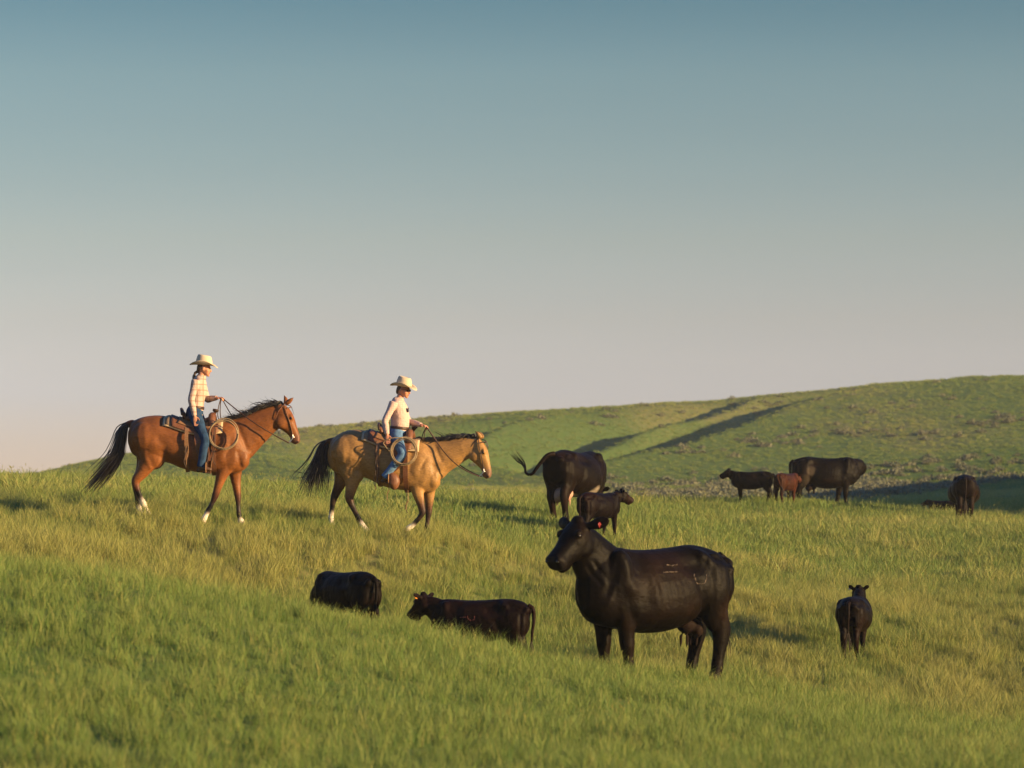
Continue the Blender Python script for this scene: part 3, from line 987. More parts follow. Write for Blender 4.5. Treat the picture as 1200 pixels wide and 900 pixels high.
BAY = dict(
    seed=3, body=(0.172, 0.060, 0.016), dark=(0.06, 0.02, 0.010), black=(0.020, 0.012, 0.010), muzzle=(0.13, 0.055, 0.030), yaw=0.03,
    torso=[(-.885, 1.42, 1.24, .08), (-.82, 1.565, 1.08, .17), (-.67, 1.64, 1.0, .25), (-.47, 1.668, .96, .290), (-.27, 1.650, .94, .285), (-.1, 1.595, .87, .290),
           (.1, 1.535, .81, .298), (.3, 1.52, .785, .290), (.48, 1.555, .775, .265), (.62, 1.585, .77, .245), (.76, 1.56, .785, .215), (.88, 1.44, .83, .165), (.965, 1.25, .92, .085)],
    neck=[(.52, 1.60, .72, .86, .19), (.70, 1.605, .97, 1.0, .155), (.90, 1.665, 1.11, 1.15, .122), (1.10, 1.750, 1.24, 1.29, .100), (1.30, 1.815, 1.35, 1.41, .088), (1.49, 1.835, 1.46, 1.50, .082)],
    head_o=(1.565, 0, 1.854), head_a=math.radians(-71), head_yaw=0.06, ear=(-.06, .03, .150), ear_off=(-.15, .03, .02),
    legs=[(-.115, [(-.56, 1.36, .25, .13, 'b'), (-.55, 1.13, .225, .13, 'b'), (-.575, .95, .155, .105, 'b'), (-.65, .80, .100, .078, 'b'), (-.752, .665, .072, .058, 'b'), (-.735, .55, .050, .042, 'd'),
                   (-.685, .42, .042, .036, 'k'), (-.635, .32, .050, .045, 'w'), (-.61, .25, .042, .042, 'w'), (-.585, .19, .052, .05, 'w'), (-.565, .13, .062, .056, 'h'), (-.56, .08, .064, .058, 'h')]),
          (.115, [(-.60, 1.36, .22, .13, 'b'), (-.60, 1.13, .20, .13, 'b'), (-.64, .95, .135, .10, 'b'), (-.70, .80, .090, .075, 'b'), (-.775, .665, .066, .056, 'd'), (-.775, .54, .048, .042, 'k'),
                  (-.755, .42, .040, .036, 'k'), (-.735, .31, .048, .043, 'k'), (-.725, .25, .042, .042, 'w'), (-.71, .18, .05, .05, 'w'), (-.70, .12, .06, .056, 'h'), (-.695, .08, .062, .058, 'h')]),
          (-.105, [(.66, 1.14, .17, .095, 'b'), (.61, .90, .135, .092, 'b'), (.55, .74, .092, .070, 'b'), (.495, .57, .064, .053, 'b'), (.455, .44, .055, .050, 'd'), (.405, .32, .037, .034, 'k'),
                   (.345, .205, .043, .040, 'k'), (.315, .14, .038, .038, 'w'), (.285, .085, .050, .048, 'w'), (.265, .035, .060, .056, 'h'), (.255, -.01, .062, .058, 'h')]),
          (.105, [(.74, 1.08, .15, .095, 'b'), (.74, .88, .12, .09, 'b'), (.75, .70, .085, .066, 'b'), (.77, .54, .062, .052, 'b'), (.785, .42, .053, .048, 'd'), (.79, .29, .036, .034, 'k'),
                  (.80, .175, .042, .040, 'k'), (.81, .11, .038, .038, 'k'), (.83, .06, .050, .048, 'w'), (.845, .01, .060, .056, 'h'), (.85, -.03, .062, .058, 'h')])],
    bulges=[((-.60, -.17, 1.33), (.24, .13, .24)), ((-.60, .17, 1.33), (.24, .13, .24)), ((.68, -.140, 1.14), (.18, .095, .32)), ((.68, .140, 1.14), (.18, .095, .32)),
            ((.86, -.08, 1.02), (.11, .10, .16)), ((.86, .08, 1.02), (.11, .10, .16)), ((.60, 0, 1.55), (.18, .07, .06)), ((-.48, -.125, 1.06), (.17, .11, .22)), ((-.48, .125, 1.06), (.17, .11, .22))],
    dock=[((-.80, 0, 1.56), .05), ((-.90, 0, 1.53), .045), ((-.97, 0, 1.43), .035), ((-1.01, 0, 1.30), .02)],
    tail=[(-.87, 0, 1.55), (-.965, 0, 1.45), (-1.02, 0, 1.22), (-1.10, 0, .98), (-1.28, 0, .73), (-1.46, 0, .52)],
    tail_spread=[.012, .032, .045, .060, .078, .088], tail_n=190,
    wisps=[[(-1.0, 0, 1.3), (-1.02, 0.02, 1.0), (-1.0, 0.03, .85), (-1.1, .04, .72)], [(-1.0, 0, 1.2), (-1.05, -0.04, .95), (-1.15, -.05, .78), (-1.2, -.04, .70)]],
    crest=[(.66, 1.60), (.90, 1.665), (1.10, 1.750), (1.30, 1.815), (1.47, 1.845)], mane_len=(.10, .22), mane_lift=(0.2, 0.9), mane_dir=(-.9, 0, .10),
    mane_wisps=[[(1.22, 0, 1.80), (1.15, 0, 1.86), (1.06, .01, 1.86), (.98, .02, 1.83)], [(1.30, 0, 1.82), (1.30, 0, 1.88), (1.24, .01, 1.90), (1.16, .02, 1.88)], [(1.4, 0, 1.84), (1.38, 0, 1.89), (1.34, .01, 1.91), (1.30, .02, 1.93)],
                [(.95, 0, 1.68), (.85, 0, 1.73), (.76, .01, 1.74), (.70, .02, 1.78)]],
    mx=0.0, neck_marks=[((1.0, 1.12), (1.34, 1.47), .03, -.012, .03), ((.92, 1.50), (1.30, 1.68), .05, .006, .03)],
    tone=bay_tone)

BUCK = dict(
    seed=8, body=(0.29, 0.158, 0.053), dark=(0.10, 0.045, 0.020), black=(0.028, 0.016, 0.011), muzzle=(0.16, 0.085, 0.050), yaw=-0.10,
    torso=[(-.84, 1.36, 1.16, .08), (-.77, 1.52, 1.03, .17), (-.62, 1.625, .97, .25), (-.42, 1.668, .95, .295), (-.22, 1.645, .90, .292), (-.05, 1.585, .82, .300),
           (.1, 1.535, .76, .305), (.28, 1.50, .725, .298), (.45, 1.495, .705, .272), (.58, 1.495, .690, .250), (.72, 1.46, .680, .220), (.84, 1.33, .71, .170), (.925, 1.12, .80, .088)],
    neck=[(.48, 1.50, .66, .76, .19), (.66, 1.485, .94, .88, .158), (.85, 1.490, 1.07, 1.0, .125), (1.08, 1.515, 1.20, 1.09, .103), (1.30, 1.545, 1.33, 1.18, .09), (1.50, 1.535, 1.44, 1.24, .083)],
    head_o=(1.620, 0, 1.534), head_a=math.radians(-77), head_yaw=-0.12, ear=(-.135, .045, -.06),
    legs=[(-.115, [(-.50, 1.34, .25, .13, 'b'), (-.47, 1.11, .225, .13, 'b'), (-.44, .93, .155, .105, 'b'), (-.45, .78, .100, .078, 'b'), (-.485, .60, .070, .058, 'd'), (-.45, .49, .050, .042, 'k'),
                   (-.395, .38, .042, .037, 'k'), (-.325, .245, .046, .042, 'k'), (-.285, .185, .044, .042, 'w'), (-.245, .125, .050, .048, 'w'), (-.215, .075, .058, .054, 'w'), (-.20, .03, .062, .056, 'h')]),
          (.115, [(-.58, 1.34, .22, .13, 'b'), (-.60, 1.10, .19, .13, 'b'), (-.64, .92, .13, .10, 'b'), (-.69, .78, .088, .075, 'd'), (-.755, .63, .066, .056, 'k'), (-.785, .52, .048, .042, 'k'),
                  (-.80, .41, .040, .037, 'k'), (-.81, .31, .047, .043, 'w'), (-.81, .25, .044, .042, 'w'), (-.80, .18, .05, .05, 'w'), (-.79, .12, .06, .056, 'h'), (-.785, .08, .062, .058, 'h')]),
          (-.10, [(.60, 1.05, .17, .095, 'b'), (.57, .84, .135, .092, 'b'), (.595, .66, .092, .070, 'b'), (.635, .50, .064, .053, 'd'), (.66, .375, .055, .050, 'k'), (.615, .29, .040, .036, 'k'),
                  (.545, .21, .042, .038, 'k'), (.500, .165, .042, .040, 'w'), (.455, .135, .046, .044, 'w'), (.415, .105, .054, .050, 'h'), (.375, .075, .054, .050, 'h')]),
          (.11, [(.72, 1.0, .15, .095, 'b'), (.735, .80, .12, .09, 'b'), (.74, .62, .086, .066, 'b'), (.735, .47, .062, .052, 'd'), (.730, .36, .053, .048, 'k'), (.715, .24, .037, .034, 'k'),
                 (.705, .135, .043, .040, 'k'), (.71, .075, .038, .038, 'k'), (.725, .03, .050, .048, 'k'), (.735, -.02, .060, .056, 'k'), (.74, -.05, .062, .058, 'h')])],
    bulges=[((-.55, -.17, 1.32), (.24, .13, .24)), ((-.55, .17, 1.32), (.24, .13, .24)), ((.64, -.145, 1.06), (.18, .095, .31)), ((.64, .145, 1.06), (.18, .095, .31)),
            ((.82, -.085, .91), (.11, .10, .17)), ((.82, .085, .91), (.11, .10, .17)), ((.55, 0, 1.465), (.18, .07, .06)), ((-.41, -.125, 1.03), (.17, .11, .22)), ((-.44, .125, 1.03), (.17, .11, .22))],
    dock=[((-.75, 0, 1.50), .05), ((-.85, 0, 1.48), .045), ((-.92, 0, 1.39), .035), ((-.96, 0, 1.27), .02)],
    tail=[(-.80, 0, 1.51), (-.92, 0, 1.42), (-.98, 0, 1.22), (-1.02, 0, 1.03), (-1.08, 0, .85), (-1.12, 0, .68)],
    tail_spread=[.012, .035, .055, .085, .12, .135], tail_n=190,
    wisps=[[(-.98, 0, 1.2), (-1.1, 0.02, 1.03), (-1.25, 0.03, .99), (-1.43, .04, 1.02 + 0.02 * k)] for k in range(3)] + [[(-.98, 0, 1.15), (-1.1, 0.02, .98), (-1.22, 0.03, .93), (-1.4, .04, .93 - 0.02 * k)] for k in range(3)]
        + [[(-1.0, 0, 1.1), (-1.12, -0.02, .92), (-1.2, -0.03, .84), (-1.36, -.02, .80)]] * 2 + [[(-.98, 0, 1.1), (-.92, 0, .9), (-.86, 0, .75), (-.88, 0, .58)], [(-.96, 0, 1.1), (-.94, 0.02, .9), (-.93, 0.03, .7), (-.88, 0.03, .56)]],
    crest=[(.58, 1.505), (.85, 1.50), (1.08, 1.52), (1.30, 1.55), (1.50, 1.55)], mane_len=(.12, .24), mane_lift=(0.1, 0.8), mane_dir=(-.85, 0, .06),
    mane_wisps=[[(1.0, 0, 1.51), (.95, 0, 1.57), (.90, .01, 1.60), (.84, .02, 1.63)], [(1.2, 0, 1.53), (1.15, 0, 1.58), (1.08, .01, 1.59), (1.0, .02, 1.58)]],
    mx=0.03, neck_marks=[((.96, .98), (1.34, 1.24), .03, -.012, .03), ((.88, 1.36), (1.28, 1.42), .05, .006, .03)],
    tone=bay_tone)


# ------------------------------------------------------------------ tack
def torso_at(D, x):
    K = np.array(D['torso'])
    S = crom(K, 4)
    return [np.interp(x, S[:, 0], S[:, j]) for j in (1, 2, 3)]


def girth(D, x, th, off):
    """point on the horse's barrel at x; th from the spine (0) to the belly (pi), sign = side (- is the near side)"""
    top, bot, w = torso_at(D, x)
    mid = bot + (top - bot) * 0.46
    c, s = math.cos(abs(th)), math.sin(abs(th))
    e = 2 / 2.25
    y = (s ** e) * w
    z = mid + (abs(c) ** e) * ((top - mid) if c > 0 else -(mid - bot))
    n = Vector((0, s / max(w, .05), c / max(top - mid, .05))).normalized()
    return Vector((x, (y + n.y * off) * (1 if th > 0 else -1), z + n.z * off))


def blanket(D, x0f, x1f, th0, th1, off, thick, nth=28, nx=14):
    """a sheet with thickness lying over the barrel; x limits are functions of th"""
    V, Fc = [], []
    for layer in (0, 1):
        for i in range(nth + 1):
            th = th0 + (th1 - th0) * i / nth
            a, b = x0f(th), x1f(th)
            for j in range(nx + 1):
                V.append(girth(D, a + (b - a) * j / nx, th, off + thick * layer))
    n1 = (nth + 1) * (nx + 1)
    for i in range(nth):
        for j in range(nx):
            q = i * (nx + 1) + j
            Fc.append((n1 + q, n1 + q + 1, n1 + q + nx + 2, n1 + q + nx + 1))
            Fc.append((q + nx + 1, q + nx + 2, q + 1, q))
    def rim(a, b): Fc.append((a, b, b + n1, a + n1))
    for j in range(nx): rim(j, j + 1); rim(nth * (nx + 1) + j + 1, nth * (nx + 1) + j)
    for i in range(nth): rim((i + 1) * (nx + 1), i * (nx + 1)); rim(i * (nx + 1) + nx, (i + 1) * (nx + 1) + nx)
    me = bpy.data.meshes.new('sheet')
    me.from_pydata([tuple(v) for v in V], [], Fc)
    me.polygons.foreach_set('use_smooth', [True] * len(me.polygons))
    return me


def ribbon(pts, w, thick, wdir=(1, 0, 0)):
    """a strap following pts, w wide along wdir"""
    G = Geo()
    P = crom(np.array([list(p) for p in pts], float), 4)
    wd = np.array(wdir, float)
    R = []
    for i in range(len(P)):
        t = P[min(i + 1, len(P) - 1)] - P[max(i - 1, 0)]
        t /= np.linalg.norm(t) + 1e-9
        n = np.cross(t, wd); n /= np.linalg.norm(n) + 1e-9
        a = wd * w / 2; b = n * thick / 2
        R.append(np.array([P[i] - a - b, P[i] + a - b, P[i] + a + b, P[i] - a + b]))
    return G.rings(R, [(0.2, 0.1, 0.05)] * len(R))


def saddle(D, hroot, label, S):
    """western saddle standing on the horse: skirts, seat, swell, horn, cantle, fender and stirrup on each side"""
    root = empty('saddle', hroot.location, hroot.rotation_euler.z)
    tag(root, label, 'saddle', 'western saddles on the horses')
    pa, pb = S['pad']
    cut = lambda th, k: k * max(0, abs(th) - 0.55) ** 1.2
    pad = link('saddle_pad', blanket(D, lambda th: pa + 0.10 - cut(th, .02) - 0.10 * min(1, abs(th) / 0.6), lambda th: pb, -S['pad_th'], S['pad_th'], 0.008, 0.022), M_FLEECE, root)
    link('saddle_pad_cover', blanket(D, lambda th: pa + 0.13 - 0.10 * min(1, abs(th) / 0.6), lambda th: pb - .025, -S['pad_th'] + .07, S['pad_th'] - .07, 0.026, 0.008), M_PAD, pad)
    link('skirt', blanket(D, lambda th: S['sk'][0] - 0.02 + .05 * max(0, abs(th) - .8), lambda th: S['sk'][1], -S['sk_th'], S['sk_th'], 0.036, 0.012), M_LEATHER, root)
    link('seat_jockey', blanket(D, lambda th: S['sk'][0] + 0.10 - .10 * max(0, abs(th) - .5), lambda th: S['sk'][1] - .1, -S['sk_th'] + .25, S['sk_th'] - .25, 0.05, 0.010), M_LEATHER2, root)
    # seat and cantle
    cx, fx = S['cantle'], S['fork']
    zt = lambda x: torso_at(D, x)[0]
    G = Geo()
    G.slab([(cx + .02, zt(cx) + .10, cx + .04, zt(cx) - .02, .17), (cx + .12, zt(cx) + .085, cx + .12, zt(cx) - .02, .175), (cx + .24, zt(cx + .24) + .085, cx + .24, zt(cx + .24) - .02, .15), (fx - .04, zt(fx) + .12, fx - .04, zt(fx) - .02, .13)], n=16, ex=2.4, col=(.2, .1, .05))
    G.fused('seat', M_LEATHER, root, voxel=0.014, smooth=4)
    V = []
    G = Geo()
    for a in np.linspace(-1.35, 1.35, 15):
        h = .15 * math.cos(a) ** 0.7 + 0.02
        V.append((cx - .02 - .035 * math.cos(a), .185 * math.sin(a), zt(cx) + .03 + h))
    G.tube([(*v, .020, .020) for v in V], n=8, res=2, lat=(1, 0, .3), col=(.1, .05, .03))
    for a, b in zip(V[:-1], V[1:]): pass
    G.build('cantle_rim', M_DARKLEATHER, root)
    G = Geo()
    G.slab([(cx - .055, zt(cx) + .165, cx - .01, zt(cx) + .0, .15), (cx - .03, zt(cx) + .175, cx + .02, zt(cx) + .0, .16), (cx + .0, zt(cx) + .15, cx + .05, zt(cx) + .0, .15)], n=18, ex=2.0, col=(.1, .05, .03))
    G.fused('cantle', M_LEATHER, root, voxel=0.012, smooth=3)
    # swell and horn
    G = Geo()
    G.tube([(fx, -.20, zt(fx) - .05, .055, .06), (fx, -.16, zt(fx) + .05, .060, .06), (fx, -.07, zt(fx) + .115, .06, .06), (fx, .07, zt(fx) + .115, .06, .06), (fx, .16, zt(fx) + .05, .06, .06), (fx, .20, zt(fx) - .05, .055, .06)], n=12, res=4, lat=(1, 0, 0), col=(.1, .05, .03))
    G.fused('swell', M_LEATHER, root, voxel=0.012, smooth=3)
    G = Geo()
    hx, hz = S['horn']
    G.tube([(fx, 0, zt(fx) + .10, .036, .036), (fx + (hx - fx) * .6, 0, (zt(fx) + .10 + hz) / 2, .024, .024), (hx, 0, hz - .025, .024, .024), (hx, 0, hz - .012, .045, .045), (hx + .008, 0, hz + .012, .048, .048), (hx + .010, 0, hz + .020, .03, .03)], n=12, res=3, col=(.1, .05, .03))
    G.build('horn', M_DARKLEATHER, root)
    for s in (-1, 1):
        sx, sz = S['stirrup'][0 if s < 0 else 1]
        ty = 0.33 * s
        p0 = girth(D, S['fender_x'], 0.95 * s, 0.06); p1 = girth(D, S['fender_x'] + .02, 1.35 * s, 0.06)
        fen = ribbon([p0, p1, (sx * .4 + p1.x * .6, ty, (p1.z * .5 + (sz + .14) * .5)), (sx, ty, sz + .17)], S['fw'], .010).build('fender', M_LEATHER, root, smooth=False)
        ribbon([(sx, ty, sz + .20), (sx, ty, sz + .15), (sx, ty, sz + .11)], .05, .016).build('stirrup_strap', M_DARKLEATHER, fen, smooth=False)
        # stirrup: a hoop with a tread, wide leather tread seen from the side
        G = Geo()
        hoop = [(sx, ty + .068 * math.sin(a), sz + .055 + .075 * math.cos(a)) for a in np.linspace(-2.4, 2.4, 13)]
        G.tube([(*h, .030, .008) for h in hoop], n=8, res=2, lat=(1, 0, 0), col=(.2, .1, .05))
        st = G.build('stirrup', M_LEATHER2, root)
        ribbon([(sx, ty - .06, sz - .005), (sx, ty, sz - .008), (sx, ty + .06, sz - .005)], .095, .018).build('tread', M_DARKLEATHER, st, smooth=False)
        if S.get('tap') and s < 0:
            G = Geo()
            tx, tz = sx, sz
            G.tube([(tx - .005, ty, tz + .16, .03, .03), (tx + .04, ty, tz + .10, .075, .075), (tx + .07, ty, tz + .03, .10, .085), (tx + .06, ty, tz - .05, .085, .08), (tx + .03, ty, tz - .085, .04, .04)], n=14, res=4, col=(.2, .1, .05))
            G.fused('stirrup_hood', M_LEATHER, st, voxel=0.010, smooth=3)
        # cinches
        for xx, w, mt in ((S['cinch'][0], .075, M_LEATHER), (S['cinch'][1], .055, M_LEATHER2)):
            ribbon([girth(D, xx, t * s, 0.055 if t < 1.5 else 0.022) for t in (0.8, 1.2, 1.6, 2.0, 2.5, 3.0, 3.13)], w, .010).build('cinch_strap', mt, root, smooth=False)
    # saddle strings and latigo ends
    for q, (xx, z0, z1) in enumerate(S['strings']):
        G = Geo()
        p = girth(D, xx, -1.0, 0.07)
        cord(G, [(xx, p.y, z0), (xx + .01, -.335, (z0 + z1) / 2), (xx - .015, -.34, z1 + .1), (xx + .02 * (-1) ** q, -.335, z1)], .0055)
        G.build('saddle_string', M_LEATHER2 if q % 2 else M_DARKLEATHER, root)
    return root


def bridle(D, hroot, HM, label, hand, slack, ends):
    root = empty('bridle', hroot.location, hroot.rotation_euler.z)
    tag(root, label, 'bridle', 'leather bridles on the horses')
    h = lambda x, y, z: HM @ Vector((x, y, z))
    G = Geo()
    for s in (-1, 1):
        cord(G, [h(-.03, 0, -.035), h(.0, s * .075, -.075), h(.12, s * .112, -.085), h(.28, s * .108, -.085), h(.42, s * .074, -.095), h(.515, s * .068, -.105)], .0075)
        cord(G, [h(-.02, s * .06, -.06), h(.06, s * .10, -.18), h(.16, s * .09, -.275), h(.17, 0, -.305)], .006)
    cord(G, [h(.07, -.10, -.07), h(.065, -.06, .0), h(.065, 0, .018), h(.065, .06, .0), h(.07, .10, -.07)], .007)
    G.build('headstall', M_DARKLEATHER if D is BUCK else M_LEATHER, root)
    for s in (-1, 1):
        G = Geo()
        c = h(.515, s * .072, -.108)
        cord(G, [h(.47, s * .074, -.100), h(.515, s * .076, -.112), h(.55, s * .078, -.150), h(.575, s * .076, -.195)], .008, col=(.5, .5, .5))
        G.ell(c, (.020, .008, .020), (.5, .5, .5))
        bit = G.build('bit_shank', M_METAL, root)
        G = Geo()
        b = h(.575, s * .078, -.195)
        side = []
        k = 5
        for i in range(k + 1):
            t = i / k
            p = b * (1 - t) + Vector(hand) * t
            p.z -= slack * math.sin(math.pi * t)
            wy = math.sin(math.pi * min(1, t * 1.15)) * .12 if t < .87 else 0
            side.append((p.x, p.y + s * wy, p.z))
        cord(G, side, .0085, res=8)
        G.build('rein', M_DARKLEATHER, root)
    for e in ends:
        G = Geo(); cord(G, e, .0075, res=6); G.build('rein_end', M_DARKLEATHER, root)
    return root


def coil(name, label, hroot, c, R, n, tilt, rr, extra=None):
    r = np.random.default_rng(int(R * 1000))
    G = Geo()
    pts = []
    for i in range(n * 20 + 1):
        a = i / 20 * 2 * math.pi
        k = i / 20
        Rk = R * (1 + 0.05 * math.sin(k * 2.1 + 1) - 0.02 * k / n)
        x, z = Rk * math.cos(a) * (0.97 + .03 * math.sin(k)), Rk * math.sin(a)
        pts.append((c[0] + x + 0.012 * math.sin(k * 3), c[1] - 0.012 * (k - n / 2) - tilt * z, c[2] + z + 0.015 * math.cos(k * 2.3)))
    cord(G, pts, rr, res=2, n=7)
    if extra: cord(G, extra, rr, res=6)
    o = G.build(name, M_ROPE)
    o.location = hroot.location; o.rotation_euler.z = hroot.rotation_euler.z
    tag(o, label, 'rope', 'lariats hung on the saddles')
    return o


# ------------------------------------------------------------------ riders
def rider(hroot, label, R):
    root = empty('person', hroot.location, hroot.rotation_euler.z)
    tag(root, label, 'person', 'riders on horseback')
    sk, lip, hairc = R['skin'], (0.30, 0.10, 0.08), R['hair_col']
    hx, hy, hz = R['head']
    HM = Matrix.Translation((hx, hy, hz)) @ Matrix.Rotation(R['head_yaw'], 4, 'Z') @ Matrix.Rotation(R['head_pitch'], 4, 'Y')
    B = Geo()
    # head: skull, face, jaw, nose, brow, lips, ears  (x forward, origin at mid head)
    B.slab([(-.095, .02, -.095, -.03, .03), (-.085, .07, -.085, -.06, .06), (-.04, .105, -.045, -.075, .075), (.02, .112, .01, -.09, .078), (.07, .085, .065, -.112, .064), (.093, .04, .09, -.112, .042), (.100, .0, .096, -.10, .025)], n=18, res=4, M=HM, ex=2.1, col=sk)
    B.tube([(.092, 0, .028, .010, .009), (.108, 0, -.008, .012, .012), (.118, 0, -.028, .014, .015), (.100, 0, -.038, .010, .014)], n=8, res=3, M=HM, col=sk)
    B.ell((.086, 0, .036), (.016, .05, .011), sk, M=HM)
    B.ell((.096, 0, -.062), (.012, .024, .010), lip, M=HM)
    B.ell((.082, 0, -.100), (.022, .026, .018), sk, M=HM)
    for s in (-1, 1):
        B.ell((.005, s * .080, -.005), (.020, .011, .032), sk, M=HM)
        B.ell((.060, s * .052, -.025), (.030, .020, .028), sk, M=HM)
    nb, sh, hip = R['neck'], R['shoulders'], R['hip']
    nk = HM @ Vector((-.025, 0, -.075))
    B.tube([(nb[0], nb[1], nb[2] - .03, .058, .058), ((nb[0] + nk.x) / 2, nb[1], (nb[2] + nk.z) / 2, .052, .052), (*nk, .055, .055)], n=14, res=3, col=sk)
    tor = lambda g, k, c: g.slab([(x - a * .0, z, x, z - .001, w, *c) for x, z, a, w in []]) if False else None
    # torso as rings stacked from hip to neck
    def torso(g, grow, c, upto=None):
        keys = [(x, 0.0, z, ra + grow, rb + grow) for x, z, ra, rb in R['torso'][:upto]]
        g.tube(keys, n=20, res=5, lat=(0, 1, 0), col=c)
    torso(B, -.012, sk)
    arms = {}
    for s, key in ((-1, 'near'), (1, 'off')):
        S_, E, W = [Vector(q) for q in R['arm_' + key]]
        arms[key] = (S_, E, W)
        B.tube([(*S_, .052, .052), (*(S_ * .5 + E * .5), .042, .042), (*E, .036, .036), (*(E * .6 + W * .4), .036, .036), (*W, .025, .022)], n=12, res=4, lat=(1, .2, 0), col=sk)
        # hand: palm, four fingers, thumb
        d = (W - E).normalized() if key == 'near' else Vector(R['hand_dir']).normalized()
        side = Vector((1, 0, 0)) if key == 'near' else Vector((0, -1, 0))
        side = (side - side.dot(d) * d).normalized()
        up = d.cross(side)
        pc = W + d * .055
        B.tube([(*W, .024, .022), (*(W + d * .035), .016, .038), (*(W + d * .075), .015, .042), (*(W + d * .095), .012, .040)], n=12, res=3, lat=tuple(side), col=sk)
        curl = 0.35 if key == 'near' else 0.95
        for q, (o, L) in enumerate(((-.030, .075), (-.010, .085), (.011, .080), (.030, .062))):
            b0 = W + d * .088 + side * o
            f1 = b0 + (d * math.cos(curl * .5) + up * math.sin(curl * .5)) * L * .45
            f2 = f1 + (d * math.cos(curl * 1.5) + up * math.sin(curl * 1.5)) * L * .32
            f3 = f2 + (d * math.cos(curl * 2.4) + up * math.sin(curl * 2.4)) * L * .25
            B.tube([(*b0, .0095, .0095), (*f1, .009, .009), (*f2, .0085, .0085), (*f3, .006, .006)], n=7, res=2, col=sk)
        t0 = W + d * .025 + side * (.030)
        t1 = t0 + d * .03 + side * .022 + up * .012
        t2 = t1 + d * .032 + side * .004 + up * .014
        B.tube([(*t0, .013, .013), (*t1, .011, .011), (*t2, .007, .007)], n=7, res=3, col=sk)
    legs = {}
    for s, key in ((-1, 'near'), (1, 'off')):
        Hp, K, A, T = [Vector(q) for q in R['leg_' + key]]
        legs[key] = (Hp, K, A, T)
        B.tube([(*Hp, .08, .08), (*(Hp * .5 + K * .5), .068, .068), (*K, .05, .05), (*(K * .6 + A * .4), .048, .048), (*A, .033, .033), (*(A + Vector((.03, 0, -.05))), .035, .033), (*T, .022, .03)], n=12, res=3, col=sk)
    body = B.fused('body', M_SKIN, root, voxel=0.0075, smooth=3)
    for s in (-1, 1):
        g = Geo(); g.ell((.088, s * .034, .012), (.010, .013, .008), (.7, .7, .7), M=HM); g.build('eye', M_EYE, body)
    # shirt
    G = Geo()
    torso(G, 0.006, (.6, .5, .4))
    for key in ('near', 'off'):
        S_, E, W = arms[key]
        G.tube([(*(S_ + Vector((0, 0, .015))), .066, .066), (*(S_ * .8 + E * .2), .066, .066), (*(S_ * .5 + E * .5), .058, .058), (*E, .054, .054), (*(E * .6 + W * .4), .050, .050), (*(E * .15 + W * .85), .040, .040), (*(E * .02 + W * .98), .036, .036)], n=14, res=4, lat=(1, .2, 0), col=(.6, .5, .4))
    G.fused('shirt', R['shirt'], root, voxel=0.009, smooth=4)
    G = Geo()
    G.tube([(nb[0] - .005, 0, nb[2] - .035, .082, .085), (nb[0] + .002, 0, nb[2] - .005, .072, .074), (nb[0] + .006, 0, nb[2] + .018, .070, .072)], n=18, res=3, col=(.6, .5, .4))
    G.build('collar', R['shirt'], root)
    # jeans
    G = Geo()
    tx = R['torso']
    G.tube([(hip[0], 0, hip[2] - .10, .12, .15), (hip[0], 0, hip[2] - .02, .135, .17), (tx[1][0], 0, tx[1][1], tx[1][2] + .012, tx[1][3] + .012)], n=18, res=4, col=(.1, .1, .2))
    for key in ('near', 'off'):
        Hp, K, A, T = legs[key]
        G.tube([(hip[0], Hp.y * .45, hip[2] - .02, .11, .10), (*Hp, .105, .10), (*(Hp * .5 + K * .5), .088, .085), (*K, .068, .068), (*(K * .6 + A * .4), .066, .066), (*(K * .2 + A * .8), .060, .058), (*(A + (A - K).normalized() * .03), .064, .058)], n=14, res=4, col=(.1, .1, .2))
    G.fused('jeans', R['jeans'], root, voxel=0.011, smooth=4)
    bx, bz, ba, bb = R['belt']
    G = Geo()
    G.tube([(bx, 0, bz - .022, ba, bb), (bx + .002, 0, bz + .0, ba + .004, bb + .004), (bx + .004, 0, bz + .022, ba, bb)], n=24, res=2, col=(.1, .05, .03))
    G.build('belt', M_DARKLEATHER, root)
    for key in ('near', 'off'):
        Hp, K, A, T = legs[key]
        G = Geo()
        d = (T - A); d.z = 0
        heel = A + Vector((-.035, 0, -.055))
        G.tube([(*(A * .9 + K * .1), .050, .048), (*A, .050, .046), (*(A + Vector((0, 0, -.045))), .052, .042)], n=12, res=3, col=(.1, .05, .03))
        G.tube([(heel.x - .012, A.y, heel.z + .005, .034, .034), (heel.x + .06, A.y, heel.z + .012, .046, .042), (heel.x * .4 + T.x * .6, T.y, heel.z * .4 + T.z * .6 + .008, .036, .046), (T.x, T.y, T.z, .026, .034), (T.x + .02, T.y, T.z, .012, .014)], n=12, res=3, col=(.1, .05, .03))
        G.slab([(heel.x - .035, heel.z + .0, heel.x - .03, heel.z - .05, .026), (heel.x + .0, heel.z + .0, heel.x - .002, heel.z - .05, .030), (heel.x + .03, heel.z, heel.x + .022, heel.z - .05, .028)], y0=A.y, n=10, res=2, col=(.1, .05, .03))
        G.fused('boot', R['boot'], root, voxel=0.009, smooth=3)
    # hat: crown with crease, curled brim
    HT = HM @ Matrix.Translation((-.005, 0, .052)) @ Matrix.Rotation(R['hat_pitch'], 4, 'Y')
    V, Fc = [], []
    N = 40
    prof = [(0, .118), (.25, .118), (.55, .110), (.85, .098), (.97, .088), (1.0, .070)]
    for tlev, rad in prof:
        for k in range(N):
            a = 2 * math.pi * k / N
            x, y = rad * math.cos(a) * 1.10, rad * math.sin(a) * .93
            z = .155 * tlev * (1.0 + 0.06 * math.cos(a) * -1 * tlev)
            if tlev > .5: y *= 1 - .22 * max(0, math.cos(a)) * (tlev - .5) * 2      # front pinch
            V.append(HT @ Vector((x, y, z)))
